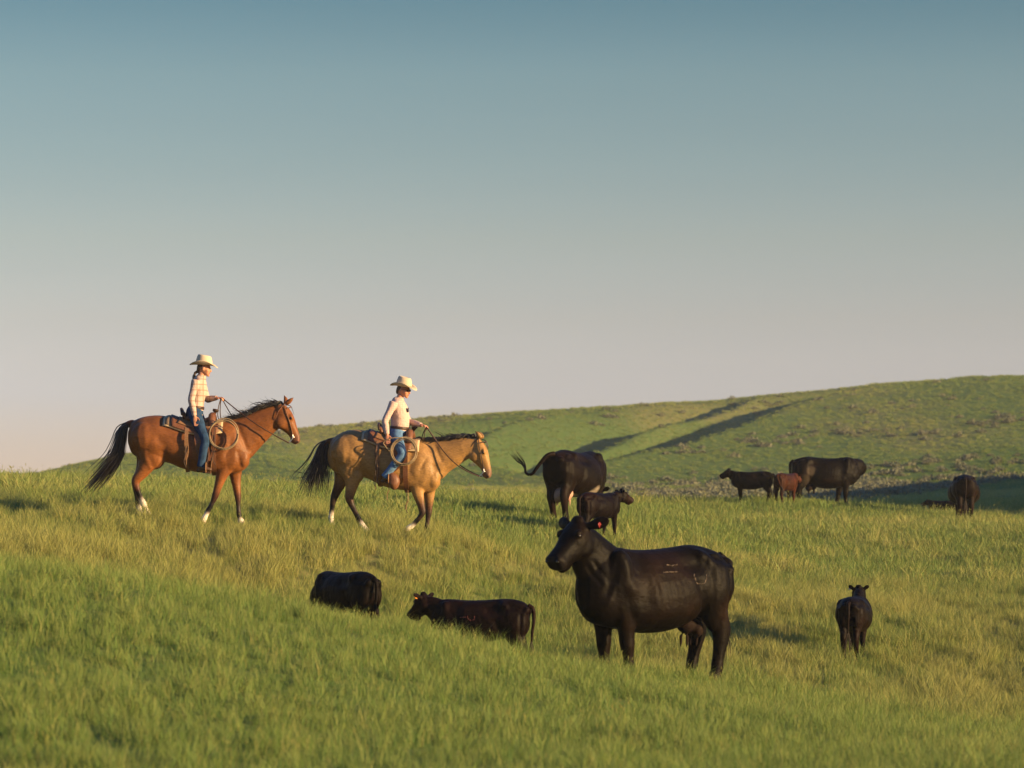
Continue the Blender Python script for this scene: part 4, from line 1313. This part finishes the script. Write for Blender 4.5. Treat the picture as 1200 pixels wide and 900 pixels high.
    for i in range(len(prof) - 1):
        for k in range(N):
            Fc.append((i * N + k, i * N + (k + 1) % N, (i + 1) * N + (k + 1) % N, (i + 1) * N + k))
    b = len(V)
    for k in range(N):
        a = 2 * math.pi * k / N
        V.append(HT @ Vector((.045 * math.cos(a) * 1.3, .022 * math.sin(a), .155 - .032 + .01 * math.cos(2 * a))))
    for k in range(N): Fc.append(((len(prof) - 1) * N + k, (len(prof) - 1) * N + (k + 1) % N, b + (k + 1) % N, b + k))
    Fc.append(tuple(b + k for k in range(N)))
    me = bpy.data.meshes.new('hat'); me.from_pydata([tuple(v) for v in V], [], Fc)
    me.polygons.foreach_set('use_smooth', [True] * len(me.polygons))
    hat = link('hat', me, M_HAT, root)
    V, Fc = [], []
    for layer, dzz in ((0, 0.0), (1, .006)):
        for q in range(7):
            t = q / 6
            for k in range(N):
                a = 2 * math.pi * k / N
                rx, ry = .125 + t * .095, .106 + t * .085
                x, y = rx * math.cos(a), ry * math.sin(a)
                z = .058 * t ** 1.6 * abs(math.sin(a)) ** 2.2 - .026 * t ** 1.5 * abs(math.cos(a)) ** 2 * (1.3 if math.cos(a) > 0 else .5) + dzz
                y *= 1 - .10 * t ** 2 * abs(math.sin(a)) ** 3
                V.append(HT @ Vector((x, y, z)))
    L = 7 * N
    for q in range(6):
        for k in range(N):
            a0, a1, b0, b1 = q * N + k, q * N + (k + 1) % N, (q + 1) * N + k, (q + 1) * N + (k + 1) % N
            Fc.append((a1, a0, b0, b1)); Fc.append((L + a0, L + a1, L + b1, L + b0))
    for k in range(N):
        Fc.append((6 * N + (k + 1) % N, 6 * N + k, L + 6 * N + k, L + 6 * N + (k + 1) % N))
    me = bpy.data.meshes.new('brim'); me.from_pydata([tuple(v) for v in V], [], Fc)
    me.polygons.foreach_set('use_smooth', [True] * len(me.polygons))
    link('brim', me, M_HAT, hat)
    G = Geo()
    ring = lambda z, r: np.array([list(HT @ Vector((r * math.cos(a) * 1.10, r * math.sin(a) * .93, z))) for a in np.linspace(0, 2 * math.pi, N, endpoint=False)])
    G.rings([ring(.004, .1215), ring(.030, .1210)], [(.3, .2, .1)] * 2)
    G.build('hat_band', M_HATBAND, hat)
    # hair
    G = Geo()
    G.slab([(-.105, .03, -.100, -.055, .035), (-.09, .06, -.092, -.085, .066), (-.045, .09, -.05, -.06, .084), (-.012, .09, -.012, -.01, .084)], n=16, res=3, M=HM, col=hairc)
    if R.get('ponytail'):
        for k in range(5):
            P = [HM @ Vector((-.085, .012 * (k - 2), -.05)), HM @ Vector((-.125, .015 * (k - 2), -.085)), HM @ Vector((-.115 - .01 * k, .014 * (k - 2), -.15)), HM @ Vector((-.13, .012 * (k - 2), -.20 - .012 * k))]
            G.tube([(*p, r_, r_) for p, r_ in zip(P, (.016, .018, .014, .004))], n=7, res=3, col=hairc)
    G.fused('hair', R['hair_mat'], root, voxel=0.009, smooth=2)
    if R.get('glasses'):
        G = Geo()
        for s in (-1, 1):
            G.ell((.099, s * .036, .010), (.007, .030, .020), (0, 0, 0), M=HM)
            G.tube([(*(HM @ Vector((.095, s * .064, .016))), .004, .004), (*(HM @ Vector((.05, s * .082, .018))), .004, .004), (*(HM @ Vector((.0, s * .088, .012))), .004, .004)], n=6, res=2, col=(0, 0, 0))
        G.tube([(*(HM @ Vector((.106, -.012, .014))), .004, .004), (*(HM @ Vector((.110, 0, .016))), .004, .004), (*(HM @ Vector((.106, .012, .014))), .004, .004)], n=6, res=2, col=(0, 0, 0))
        G.build('sunglasses', M_GLASS, root)
    for (x, z, y) in R.get('pocket', []):
        G = Geo(); G.slab([(x, z + .012, x, z - .05, .003), (x + .008, z + .016, x + .008, z - .055, .04), (x + .016, z + .012, x + .016, z - .05, .003)], y0=y, n=10, res=2, ex=4, col=(.1, .1, .1))
        G.build('pocket', R['pocket_mat'], root)
    return root


bay, bay_hm = horse('horse', 'reddish bay horse with black tail and white socks, carrying the plaid shirted rider', PLACE['bay'], BAY)
buck, buck_hm = horse('horse', 'golden buckskin horse with lowered head, dark legs and black mane', PLACE['buckskin'], BUCK)

SAD_BAY = dict(pad=(-.33, .57), pad_th=1.02, sk=(-.20, .50), sk_th=.98, cantle=-.02, fork=.40, horn=(.445, 1.745), fender_x=.24, fw=.20, stirrup=[(.33, .795), (.33, .80)], cinch=(.44, .03), tap=False,
               strings=[(.01, 1.30, .86), (.05, 1.30, .90), (.36, 1.45, .80), (.42, 1.40, .76), (.45, 1.5, .90)])
SAD_BUCK = dict(pad=(-.27, .62), pad_th=1.0, sk=(-.16, .50), sk_th=.95, cantle=.02, fork=.46, horn=(.52, 1.70), fender_x=.30, fw=.19, stirrup=[(.17, .835), (.22, .80)], cinch=(.42, -.01), tap=True,
                strings=[(-.05, 1.30, .74), (-.02, 1.25, .72), (.0, 1.25, .80), (.16, .9, .56), (.44, .70, .36), (.46, .72, .40)])
saddle(BAY, bay, 'brown western saddle with cream edged pad on the bay horse', SAD_BAY)
saddle(BUCK, buck, 'brown western saddle with hooded stirrup on the buckskin horse', SAD_BUCK)

W_HAND, M_HAND = (.535, -.06, 1.945), (.725, -.12, 1.705)
bridle(BAY, bay, bay_hm, 'brown leather bridle with long reins on the bay horse', W_HAND, .05,
       [[W_HAND, (.50, -.10, 1.80), (.49, -.14, 1.66), (.52, -.16, 1.58)], [W_HAND, (.52, -.04, 1.80), (.52, -.02, 1.68), (.53, 0, 1.60)], [W_HAND, (.60, .02, 1.82), (.68, .08, 1.68), (.75, .12, 1.6)]])
bridle(BUCK, buck, buck_hm, 'dark leather bridle with looping reins on the buckskin horse', M_HAND, .14,
       [[M_HAND, (.68, -.11, 1.62), (.655, -.10, 1.54), (.66, -.08, 1.50)], [M_HAND, (.70, -.12, 1.62), (.69, -.12, 1.54), (.68, -.1, 1.50)]])
coil('lariat', 'single wide loop of pale rope hung by the saddle horn of the bay horse', bay, (.59, -.335, 1.365), .225, 3, -0.12, .0085)
coil('lariat', 'thick coil of pale rope hung on the saddle of the buckskin horse', buck, (.41, -.40, 1.315), .205, 6, -0.10, .0072,
     [(.20, -.40, 1.30), (.12, -.42, 1.40), (.10, -.43, 1.46), (.22, -.44, 1.52), (.40, -.42, 1.53)])

rider(bay, 'rider in plaid shirt, dark jeans and straw hat on the bay horse', dict(
    skin=(0.46, 0.215, 0.125), hair_col=(.05, .03, .02), hair_mat=plain('brown_hair', (.05, .028, .016), rough=.5), head=(.262, 0, 2.385), head_yaw=-.10, head_pitch=.12,
    neck=(.225, 0, 2.265), shoulders=0, hip=(.125, 0, 1.72),
    torso=[(.135, 1.66, .115, .155), (.15, 1.78, .105, .145), (.165, 1.90, .105, .135), (.185, 2.03, .115, .150), (.195, 2.14, .110, .160), (.205, 2.22, .085, .135), (.215, 2.27, .058, .070)],
    arm_near=[(.155, -.175, 2.185), (.095, -.235, 1.90), (.150, -.275, 1.645)], arm_off=[(.215, .175, 2.185), (.30, .20, 1.925), (.465, .0, 1.935)], hand_dir=(.75, -.45, .0),
    leg_near=[(.15, -.16, 1.66), (.315, -.335, 1.29), (.255, -.335, .90), (.40, -.345, .835)], leg_off=[(.15, .16, 1.66), (.315, .335, 1.29), (.255, .335, .90), (.40, .345, .835)],
    shirt=M_PLAID, jeans=M_JEAN_DARK, belt=(.152, 1.785, .118, .155), boot=M_BOOT, hat_pitch=-.05, ponytail=True))
rider(buck, 'rider in pale checked shirt, blue jeans and cream hat on the buckskin horse', dict(
    skin=(0.50, 0.215, 0.120), hair_col=(.05, .03, .02), hair_mat=plain('short_hair', (.07, .04, .025), rough=.6), head=(.345, 0, 2.285), head_yaw=-.30, head_pitch=.20,
    neck=(.285, 0, 2.155), shoulders=0, hip=(.25, 0, 1.60),
    torso=[(.25, 1.58, .13, .165), (.285, 1.68, .135, .165), (.295, 1.80, .14, .170), (.285, 1.93, .14, .185), (.265, 2.04, .125, .195), (.265, 2.115, .095, .165), (.275, 2.16, .064, .08)],
    arm_near=[(.22, -.205, 2.075), (.10, -.285, 1.79), (.140, -.345, 1.575)], arm_off=[(.27, .20, 2.075), (.40, .22, 1.80), (.635, -.03, 1.735)], hand_dir=(.75, -.55, -.15),
    leg_near=[(.26, -.17, 1.55), (.375, -.345, 1.27), (.115, -.335, .935), (.27, -.345, .87)], leg_off=[(.26, .17, 1.55), (.41, .345, 1.25), (.20, .335, .90), (.36, .345, .835)],
    shirt=M_CHECK, jeans=M_JEAN, belt=(.287, 1.69, .150, .178), boot=M_BOOT, hat_pitch=-.05, glasses=True, pocket=[(.425, 1.99, -.07)], pocket_mat=M_DARKLEATHER))

# ------------------------------------------------------------------ cattle
HERD = 'black cattle grazing the pasture'

CATTLE_MARKS = [((-.50, 1.25), (-.44, 1.27), .060, .045, .10), ((-.34, 1.18), (-.18, 1.18), .080, -.034, .12), ((-.56, 1.26), (-.80, 1.20), .045, -.020, .08), ((-.87, 1.19), (-.82, 1.13), .05, .028, .04),
                ((.40, 1.20), (.36, .80), .095, -.016, .12), ((.63, 1.28), (.56, .95), .075, .026, .10), ((.49, .76), (.47, .70), .06, .016, .10), ((.70, 1.20), (.80, .92), .05, -.018, .06),
                ((-.33, .98), (-.44, .66), .055, -.026, .12), ((-.60, 1.08), (-.60, .88), .12, .014, .14), ((-.77, 1.10), (-.76, .72), .035, -.018, .12),
                ((-.66, .60), (-.64, .50), .03, -.010, .05), ((.80, 1.05), (.90, 1.22), .025, -.010, .04), ((.86, 1.0), (.97, 1.18), .022, -.010, .04), ((.74, .98), (.80, .80), .03, .010, .04),
                ((-.20, .62), (.20, .58), .05, -.010, .15)] + [((.30 - .085 * k, 1.16), (.24 - .085 * k, .78),   .022, -.003, .2) for k in range(5)]


def cattle(name, label, cat, key, heading, P):
    """heading: degrees, direction the animal faces in plan (0 = right in the picture, 90 = away)"""
    s = P.get('scale', 1.0)
    root = empty(name, PLACE[key], math.radians(heading), s)
    tag(root, label, cat, HERD)
    hide, leg_c, hoof = P['hide'], P.get('leg', P['hide']), (0.03, 0.022, 0.018)
    calf = P.get('calf', False)
    fat = P.get('fat', 1.0)
    nose = (0.018, 0.014, 0.013)
    if calf:
        secs = [(-.88, 1.20, 1.00, .10), (-.82, 1.31, .84, .19), (-.64, 1.375, .74, .265), (-.44, 1.39, .68, .29), (-.2, 1.375, .62, .315), (.05, 1.36, .595, .33),
                (.3, 1.36, .60, .32), (.5, 1.375, .62, .285), (.68, 1.375, .66, .245), (.82, 1.32, .74, .19), (.92, 1.20, .86, .10)]
    else:
        secs = [(-.91, 1.20, .95, .11), (-.85, 1.29, .78, .21), (-.66, 1.355, .68, .285), (-.45, 1.385, .62, .325), (-.2, 1.36, .53, .37), (.05, 1.34, .49, .40),
                (.3, 1.34, .50, .38), (.5, 1.365, .54, .325), (.68, 1.375, .57, .275), (.83, 1.33, .62, .22), (.95, 1.22, .74, .12)]
    G = Geo()
    G.slab([(x, t, x, b, w * fat, *hide) for x, t, b, w in secs], n=32, res=4, ex=2.35, ext=1.85 if not calf else 2.0, f=0.42 if not calf else .46)
    # neck to head
    hp = np.array(P['head_pos'], float)
    HM = Matrix.Translation(hp) @ Matrix.Rotation(P.get('head_yaw', 0), 4, 'Z') @ Matrix.Rotation(-P.get('head_pitch', -.5), 4, 'Y') @ Matrix.Rotation(P.get('head_roll', 0), 4, 'X') @ Matrix.Diagonal((*[P.get('head_scale', 1.0) * q for q in ((.86, 1.06, 1.02) if P.get('calf') else (1, 1.05, 1))], 1))
    back = np.array(HM @ Vector((.07, 0, -.085)))
    b0 = np.array([.60, 0, 1.02]); k0 = 1 if not calf else .86
    mid = P.get('neck_mid')
    m1 = np.array(mid) if mid else b0 * .45 + back * .55 + np.array([.05, 0, .02])
    G.tube([(*b0, .34 * k0, .20 * k0, *hide), (*(b0 * .55 + m1 * .45), .30 * k0, .175 * k0, *hide), (*m1, .245 * k0, .145 * k0, *hide), (*(m1 * .35 + back * .65), .20 * k0, .135 * k0, *hide), (*back, .145 * k0, .11 * k0, *hide)], n=18, res=4)
    if not calf:
        G.tube([(.56, 0, .72, .10, .10, *hide), (.72, 0, .72, .14, .12, *hide), (.82, 0, .82, .15, .11, *hide), (.86, 0, .98, .15, .11, *hide), (.86, 0, 1.12, .12, .10, *hide)], n=12, res=3)    # brisket
    G.slab([(x, t, x, b, w, *c) for x, t, b, w, c in [(-.035, .02, -.13, .075, hide), (.02, .050, -.21, .108, hide), (.09, .050, -.245, .125, hide), (.17, .038, -.245, .122, hide), (.25, .020, -.220, .103, hide),
            (.33, .006, -.195, .090, hide), (.40, .0, -.185, .090, hide), (.455, -.010, -.170, .092, nose), (.49, -.045, -.135, .060, nose)]], n=20, res=3, M=HM, ex=2.4)
    G.ell((.36, 0, -.195), (.09, .055, .032), hide, M=HM)                                            # lower jaw
    for q in (-1, 1):
        G.ell((.150, q * .098, .005), (.05, .028, .034), hide, M=HM)
        G.ell((.455, q * .058, -.048), (.030, .026, .030), nose, M=HM)
        G.ell((.12, q * .085, -.15), (.11, .045, .085), hide, M=HM)
        ed = P.get('ears', (-.05, .20, -.015))
        e0 = np.array([.015, q * .085, -.015]); tip = e0 + np.array([ed[0], q * ed[1], ed[2]])
        md = e0 * .45 + tip * .55
        ek = .78 if calf else 1.0
        G.tube([(*e0, .026, .026, *hide), (*(e0 * .7 + tip * .3), .050 * ek, .024, *hide), (*md, .062 * ek, .022, *hide), (*(e0 * .15 + tip * .85), .046 * ek, .016, *hide), (*tip, .008, .006, *hide)], n=10, res=3, lat=(.7, 0, .7) if not calf else (.8, 0, .5), M=HM)
    G.ell((-.005, 0, .035), (.05, .06, .045), hide, M=HM)                                            # poll
    lk = 0.88 if calf else 1.0
    belly = .60 if calf else .50
    for y, dx_f, front in ((-1, P.get('fr', 0), True), (1, P.get('fl', 0), True), (-1, P.get('hr', 0), False), (1, P.get('hl', 0), False)):
        if front:
            keys = [(.60, 1.16, .06, .03), (.60, 1.05, .17, .09), (.57, .82, .175, .12), (.545 + dx_f * .3, .66, .122, .095), (.535 + dx_f * .6, .50, .090, .078), (.53 + dx_f * .75, .385, .082, .072), (.52 + dx_f * .85, .26, .058, .052),
                    (.52 + dx_f, .125, .068, .060), (.53 + dx_f, .075, .064, .060), (.55 + dx_f, .03, .072, .062), (.555 + dx_f, -.02, .076, .064)]
            w = .175 if not calf else .135
        else:
            keys = [(-.62, 1.30, .06, .03), (-.62, 1.18, .22, .11), (-.61, .98, .285, .15), (-.61 + dx_f * .2, .80, .235, .135), (-.67 + dx_f * .5, .63, .155, .100), (-.73 + dx_f * .7, .50, .120, .084), (-.72 + dx_f * .8, .38, .088, .070),
                    (-.69 + dx_f * .9, .24, .068, .058), (-.67 + dx_f, .13, .070, .060), (-.655 + dx_f, .08, .064, .060), (-.635 + dx_f, .03, .072, .062), (-.63 + dx_f, -.02, .076, .064)]
            w = .180 if not calf else .140
        n_ = len(keys)
        cs = [hide] * 4 + [leg_c] * (n_ - 6) + [hoof] * 2
        G.tube([(x, y * w * (1 if i < 4 else .92), z, ra * lk, rb * lk, *c) for i, ((x, z, ra, rb), c) in enumerate(zip(keys, cs))], n=14, res=4)
    for q in (-1, 1):
        k = 1 if not calf else .78
        G.ell((-.82, q * .11 * k, 1.17), (.09, .08, .09), hide)                       # pin bones
        G.ell((.60, q * .185 * k, 1.0), (.19, .11, .33), hide)                       # shoulder
        G.ell((-.62, q * .175 * k, .95), (.26, .14, .30), hide)                        # haunch
        G.ell((.80, q * .12 * k, .84 if not calf else .98), (.11, .09, .13), hide)
    vx = P.get('voxel', 0.016)
    base = np.array(hide)
    patches = P.get('patches', [])

    def fix(co, C):
        n = fbm(co[:, 0] * 2.3 + 5, co[:, 2] * 2.3 + co[:, 1], 4, P.get('seed', 3))
        C = C * (0.2 + 0.7 * n)[:, None]
        warm = np.clip((n - .52) * 4, 0, 1)[:, None]
        C = C * (1 - warm) + C * np.array([1.9, 1.45, 1.15]) * warm
        for (x, y, z, r, col) in patches:
            d = np.sqrt((co[:, 0] - x) ** 2 + (co[:, 1] - y) ** 2 + (co[:, 2] - z) ** 2)
            w = np.clip((r - d) / (r * .4), 0, 1)[:, None] * np.clip(.4 + 1.2 * (n - .3), 0, 1)[:, None]
            C = C * (1 - w) + np.array(col) * w
        return C
    b = G.fused('body', M_CATTLE, root, voxel=vx, smooth=10, colfix=fix, sculpt=CATTLE_MARKS)
    for q in (-1, 1):
        if P.get('face', True):
            g = Geo(); g.ell((.165, q * .112, -.006), (.022, .012, .017), (.01, .01, .01), M=HM); g.build('eye', M_EYE, b)
            g = Geo(); g.ell((.482, q * .055, -.052), (.012, .018, .014), (.01, .01, .01), M=HM); g.build('nostril', M_EYE, b)
    # tail
    r = np.random.default_rng(P.get('seed', 3))
    T = P.get('tail', [(-.86, 0, 1.27), (-.95, 0, 1.20), (-.965, .0, 1.0), (-.94, .01, .80), (-.93, .02, .62)])
    G = Geo()
    n_ = len(T)
    G.tube([(*p, .046 - .026 * i / (n_ - 1), .046 - .026 * i / (n_ - 1), *hide) for i, p in enumerate(T)], n=8, res=4)
    tl = G.build('tail', M_CATTLE, root)
    e, d = np.array(T[-1], float), np.array(T[-1], float) - np.array(T[-2], float)
    d /= np.linalg.norm(d)
    paths = []
    sw = P.get('switch', .32)
    for i in range(22):
        q = r.normal(0, 1, 3) * .035
        dd = d + np.array(P.get('switch_bend', (0, 0, -.3)))
        paths.append((np.array([e - d * .08, e + d * sw * .3 + q * .5, e + dd * sw * .65 + q, e + dd * sw * r.uniform(.85, 1.15) + q * 1.2]), r.uniform(.6, 1.3)))
    strands(paths, .008, 'tail_switch', M_TAILHAIR, tl)
    if P.get('udder'):
        G = Geo()
        sc_, pos = P['udder']
        G.ell((pos, 0, .56), (.20 * sc_, .15 * sc_, .13 * sc_), (.3, .2, .15))
        G.ell((pos - .10 * sc_, .07, .52), (.10 * sc_, .09 * sc_, .12 * sc_), (.3, .2, .15)); G.ell((pos - .10 * sc_, -.07, .52), (.10 * sc_, .09 * sc_, .12 * sc_), (.3, .2, .15))
        for xx in (-.10, .08):
            for yy in (-.07, .07):
                G.tube([(pos + xx * sc_, yy * sc_, .46, .022, .022, .3, .2, .15), (pos + xx * sc_, yy * sc_, .41 - .04 * sc_, .018, .018, .3, .2, .15), (pos + xx * sc_ + .005, yy * sc_, .37 - .05 * sc_, .009, .009, .3, .2, .15)], n=8, res=3)
        G.fused('udder', P.get('udder_mat', M_UDDER), root, voxel=.014, smooth=4)
    for q, mt, sz in P.get('tags', []):
        ed = P.get('ears', (-.05, .20, -.015))
        e0 = np.array([.015, q * .085, -.015]); c = e0 + np.array([ed[0], q * ed[1], ed[2]]) * .62
        G = Geo()
        u = np.array([-.35, 0, -1.0]) if not P.get('tag_up') else np.array([-.2, 0, .3])
        f = np.array([.045, 0, .0])
        # a moulded tag: stud and rounded plate hanging in front of the ear
        G.ell(c + f * .6, (.014, .014, .014), (.5, .3, .1), M=HM)
        G.slab([(-.034 * sz, .01, -.034 * sz, -.045 * sz, .004), (-.026 * sz, .02, -.026 * sz, -.060 * sz, .005), (.026 * sz, .02, .026 * sz, -.060 * sz, .005), (.034 * sz, .01, .034 * sz, -.045 * sz, .004)], n=12, res=2, ex=3,
               M=HM @ Matrix.Translation(c + f * .7) @ Matrix.Rotation(P.get('tag_turn', 0.0), 4, 'Z'), col=(.5, .3, .1))
        G.build('ear_tag', mt, root)
    # brand: a worn hairless scar line standing a little proud of the coat
    for q, (ctr, rad, a0, a1, side) in enumerate(P.get('brands', [])):
        dg = b.data
        kd = kdtree.KDTree(len(dg.vertices))
        for i, v in enumerate(dg.vertices): kd.insert(v.co, i)
        kd.balance()
        pts = []
        for a in np.linspace(a0, a1, 12):
            g = Vector((ctr[0] + rad[0] * math.cos(a), side * .42, ctr[1] + rad[1] * math.sin(a)))
            co, i, d_ = kd.find(g)
            nrm = dg.vertices[i].normal
            pts.append(co + nrm * .001)
        G = Geo()
        G.tube([(*p_, max(.0015, .005 + .006 * math.sin(3.3 * j_)), max(.0015, .005 + .005 * math.cos(2.1 * j_))) for j_, p_ in enumerate(pts)], n=6, res=2, lat=(0.3, .1, 1), col=(.3, .2, .15))
        G.build('brand', P.get('brand_mat', M_BRAND), root)
    return root


M_BRAND = plain('brand_scar', (.080, .062, .048), rough=.85, spec=.1, var=.6, scale=35)
M_BRAND_RED = plain('fresh_brand', (.12, .034, .028), rough=.7, spec=.2, var=.3, scale=25)
BLACK = (.0062, .0040, .0026)
BLACK2 = (.0055, .0036, .0027)
RED = (.055, .019, .009)
DKBROWN = (.032, .014, .009)

cattle('cow', 'large black cow with its head raised and a red ear tag, standing before the slope', 'cow', 'front_cow', 180 + 37, dict(
    hide=BLACK, scale=1.10, head_pos=(1.01, 0.02, 1.60), head_yaw=.22, head_pitch=-.62, neck_mid=(.86, 0, 1.30), udder=(.70, -.44), udder_mat=M_UDDER_DARK, seed=4, fr=.02, fl=-.04, hr=.04, hl=-.02, voxel=.013,
    ears=(-.10, .19, -.005), tags=[(1, M_TAG_RED, .5)], head_scale=1.15,
    brands=[((-.34, 1.12), (.085, .12), math.pi * .97, math.pi * 2.2, 1), ((.05, 1.16), (.12, .02), math.pi * .1, math.pi * .8, 1), ((.0, 1.30), (.10, .02), math.pi, 1.9 * math.pi, 1)]))
cattle('cow', 'black cow seen from behind swishing its tail beside a calf', 'cow', 'far_cow', 62, dict(
    hide=(.0095, .0052, .0035), scale=1.02, fat=1.12, head_pos=(1.15, 0.1, .65), head_pitch=-1.15, neck_mid=(1.0, 0, 1.02), udder=(1.15, -.48), seed=9, fr=0, fl=.08, hr=-.06, hl=.10,
    tail=[(-.86, 0, 1.30), (-.97, .10, 1.26), (-1.00, .26, 1.08), (-1.00, .40, .92), (-.99, .52, .93), (-.98, .56, 1.03)], switch=.28, switch_bend=(0, .5, .1), patches=[(.15, -.25, .60, .22, (.55, .45, .36)), (-.2, 0, .52, .16, (.45, .36, .28))]))
cattle('calf', 'dark brown calf standing beside the tail swishing cow, looking right', 'calf', 'far_calf', 52, dict(
    hide=(.0085, .0038, .003), scale=.62, calf=True, head_pos=(1.03, -.05, 1.42), head_yaw=-.42, head_pitch=-.45, head_scale=1.16, seed=12, fr=.10, fl=-.12, hr=-.10, hl=.12, neck_mid=(.86, -.02, 1.22), ears=(-.07, .16, .03)))
cattle('calf', 'black calf grazing head down behind the grassy swell', 'calf', 'graze_calf', 128, dict(
    hide=BLACK2, scale=.70, calf=True, head_pos=(1.05, .0, .55), head_pitch=-1.15, head_scale=1.1, neck_mid=(.95, 0, .88), seed=15, hl=.08, hr=-.05))
cattle('calf', 'dark brown calf with orange ear tag, half hidden in grass', 'calf', 'tag_calf', 168, dict(
    hide=(.0115, .005, .0035), scale=.70, calf=True, head_pos=(1.06, -.02, 1.43), head_yaw=-.35, head_pitch=-.70, head_scale=1.15, neck_mid=(.86, 0, 1.2), seed=17, ears=(-.03, .20, .05), tags=[(1, M_TAG_ORANGE, .75)],
    tag_turn=1.57, brands=[((.12, 1.10), (.075, .085), math.pi, math.pi * 2.1, 1), ((.28, 1.09), (.07, .01), math.pi, math.pi * 2, 1)], brand_mat=M_BRAND_RED))
cattle('calf', 'black calf with white ear tag seen from behind on open grass', 'calf', 'right_calf', 76, dict(
    fat=1.15, hide=(.0085, .0048, .0035), scale=.65, calf=True, head_pos=(1.02, .02, 1.52), head_yaw=.10, head_pitch=-.10, head_scale=1.16, neck_mid=(.86, 0, 1.30), seed=19, ears=(-.03, .10, .08), tags=[(1, M_TAG_WHITE, .9)], tag_turn=1.57, hr=.06, hl=-.06, fr=-.05, fl=.12))
cattle('calf', 'black calf standing sideways with its head up, left of the brown calf', 'calf', 'group_calf', 166, dict(
    hide=BLACK2, scale=.63, calf=True, head_pos=(1.02, 0, 1.44), head_pitch=-.42, head_scale=1.15, neck_mid=(.85, 0, 1.20), seed=23, ears=(-.07, .16, .06)))
cattle('calf', 'small reddish brown calf standing at the udder of a black cow', 'calf', 'brown_calf', 60, dict(
    hide=RED, scale=.62, calf=True, head_pos=(1.10, .0, 1.30), head_pitch=-.30, head_scale=1.1, neck_mid=(.9, 0, 1.2), seed=25, ears=(-.06, .17, .04), tail=[(-.84, 0, 1.30), (-.93, -.03, 1.22), (-.95, -.10, 1.05), (-.94, -.15, .9), (-.93, -.2, .8)]))
cattle('cow', 'broad black cow side on with its head turned out of sight, nursing a calf', 'cow', 'group_cow', 6, dict(
    hide=BLACK, scale=1.0, head_pos=(1.06, .62, 1.02), head_yaw=2.0, head_pitch=-.35, neck_mid=(1.05, .28, 1.08), udder=(.8, -.36), udder_mat=M_UDDER_DARK, seed=27, ears=(-.03, .14, .12), hl=.06, hr=-.05, fr=.05, fl=-.12,
    patches=[(-.42, -.34, .98, .17, (.05, .038, .026)), (-.62, -.3, .72, .2, (.04, .03, .02))]))
cattle('cow', 'black cow seen squarely from behind with its head down', 'cow', 'rear_cow', 84, dict(
    hide=(.0095, .0052, .0035), scale=.92, fat=1.18, head_pos=(1.22, 0, .55), head_pitch=-1.15, neck_mid=(1.0, 0, .95), seed=29))
cattle('calf', 'calf lying in the grass with only its head and ears showing', 'calf', 'peek_calf', 150, dict(
    hide=BLACK2, scale=.50, calf=True, head_pos=(1.06, -.05, 1.38), head_yaw=.4, head_pitch=-.4, head_scale=1.1, seed=31, ears=(-.05, .16, .10), neck_mid=(.88, 0, 1.22)))

# ------------------------------------------------------------------ evening haze over the valley
hz0, hz1 = float(gz.min()) - 1.0, float(gz.max()) + 3.0
hv = [(x, y, z) for x in (-1400.0, 1400.0) for y in (-40.0, 3000.0) for z in (hz0, hz1)]
hf = [(0, 1, 3, 2), (4, 6, 7, 5), (0, 4, 5, 1), (2, 3, 7, 6), (0, 2, 6, 4), (1, 5, 7, 3)]
hme = bpy.data.meshes.new('haze'); hme.from_pydata(hv, [], hf); hme.update()
m_haze = bpy.data.materials.new('haze_air'); m_haze.use_nodes = True
ht = m_haze.node_tree; ht.nodes.clear()
ho = ht.nodes.new('ShaderNodeOutputMaterial'); pv = ht.nodes.new('ShaderNodeVolumePrincipled')
pv.inputs['Color'].default_value = (0.86, 0.90, 0.95, 1); pv.inputs['Density'].default_value = 0.00024; pv.inputs['Anisotropy'].default_value = 0.0
ht.links.new(pv.outputs[0], ho.inputs['Volume'])
haze = link('haze', hme, m_haze)
tag(haze, 'thin evening haze in the air over the hills', 'haze', kind='stuff')
print('HAZE', hz0, hz1)
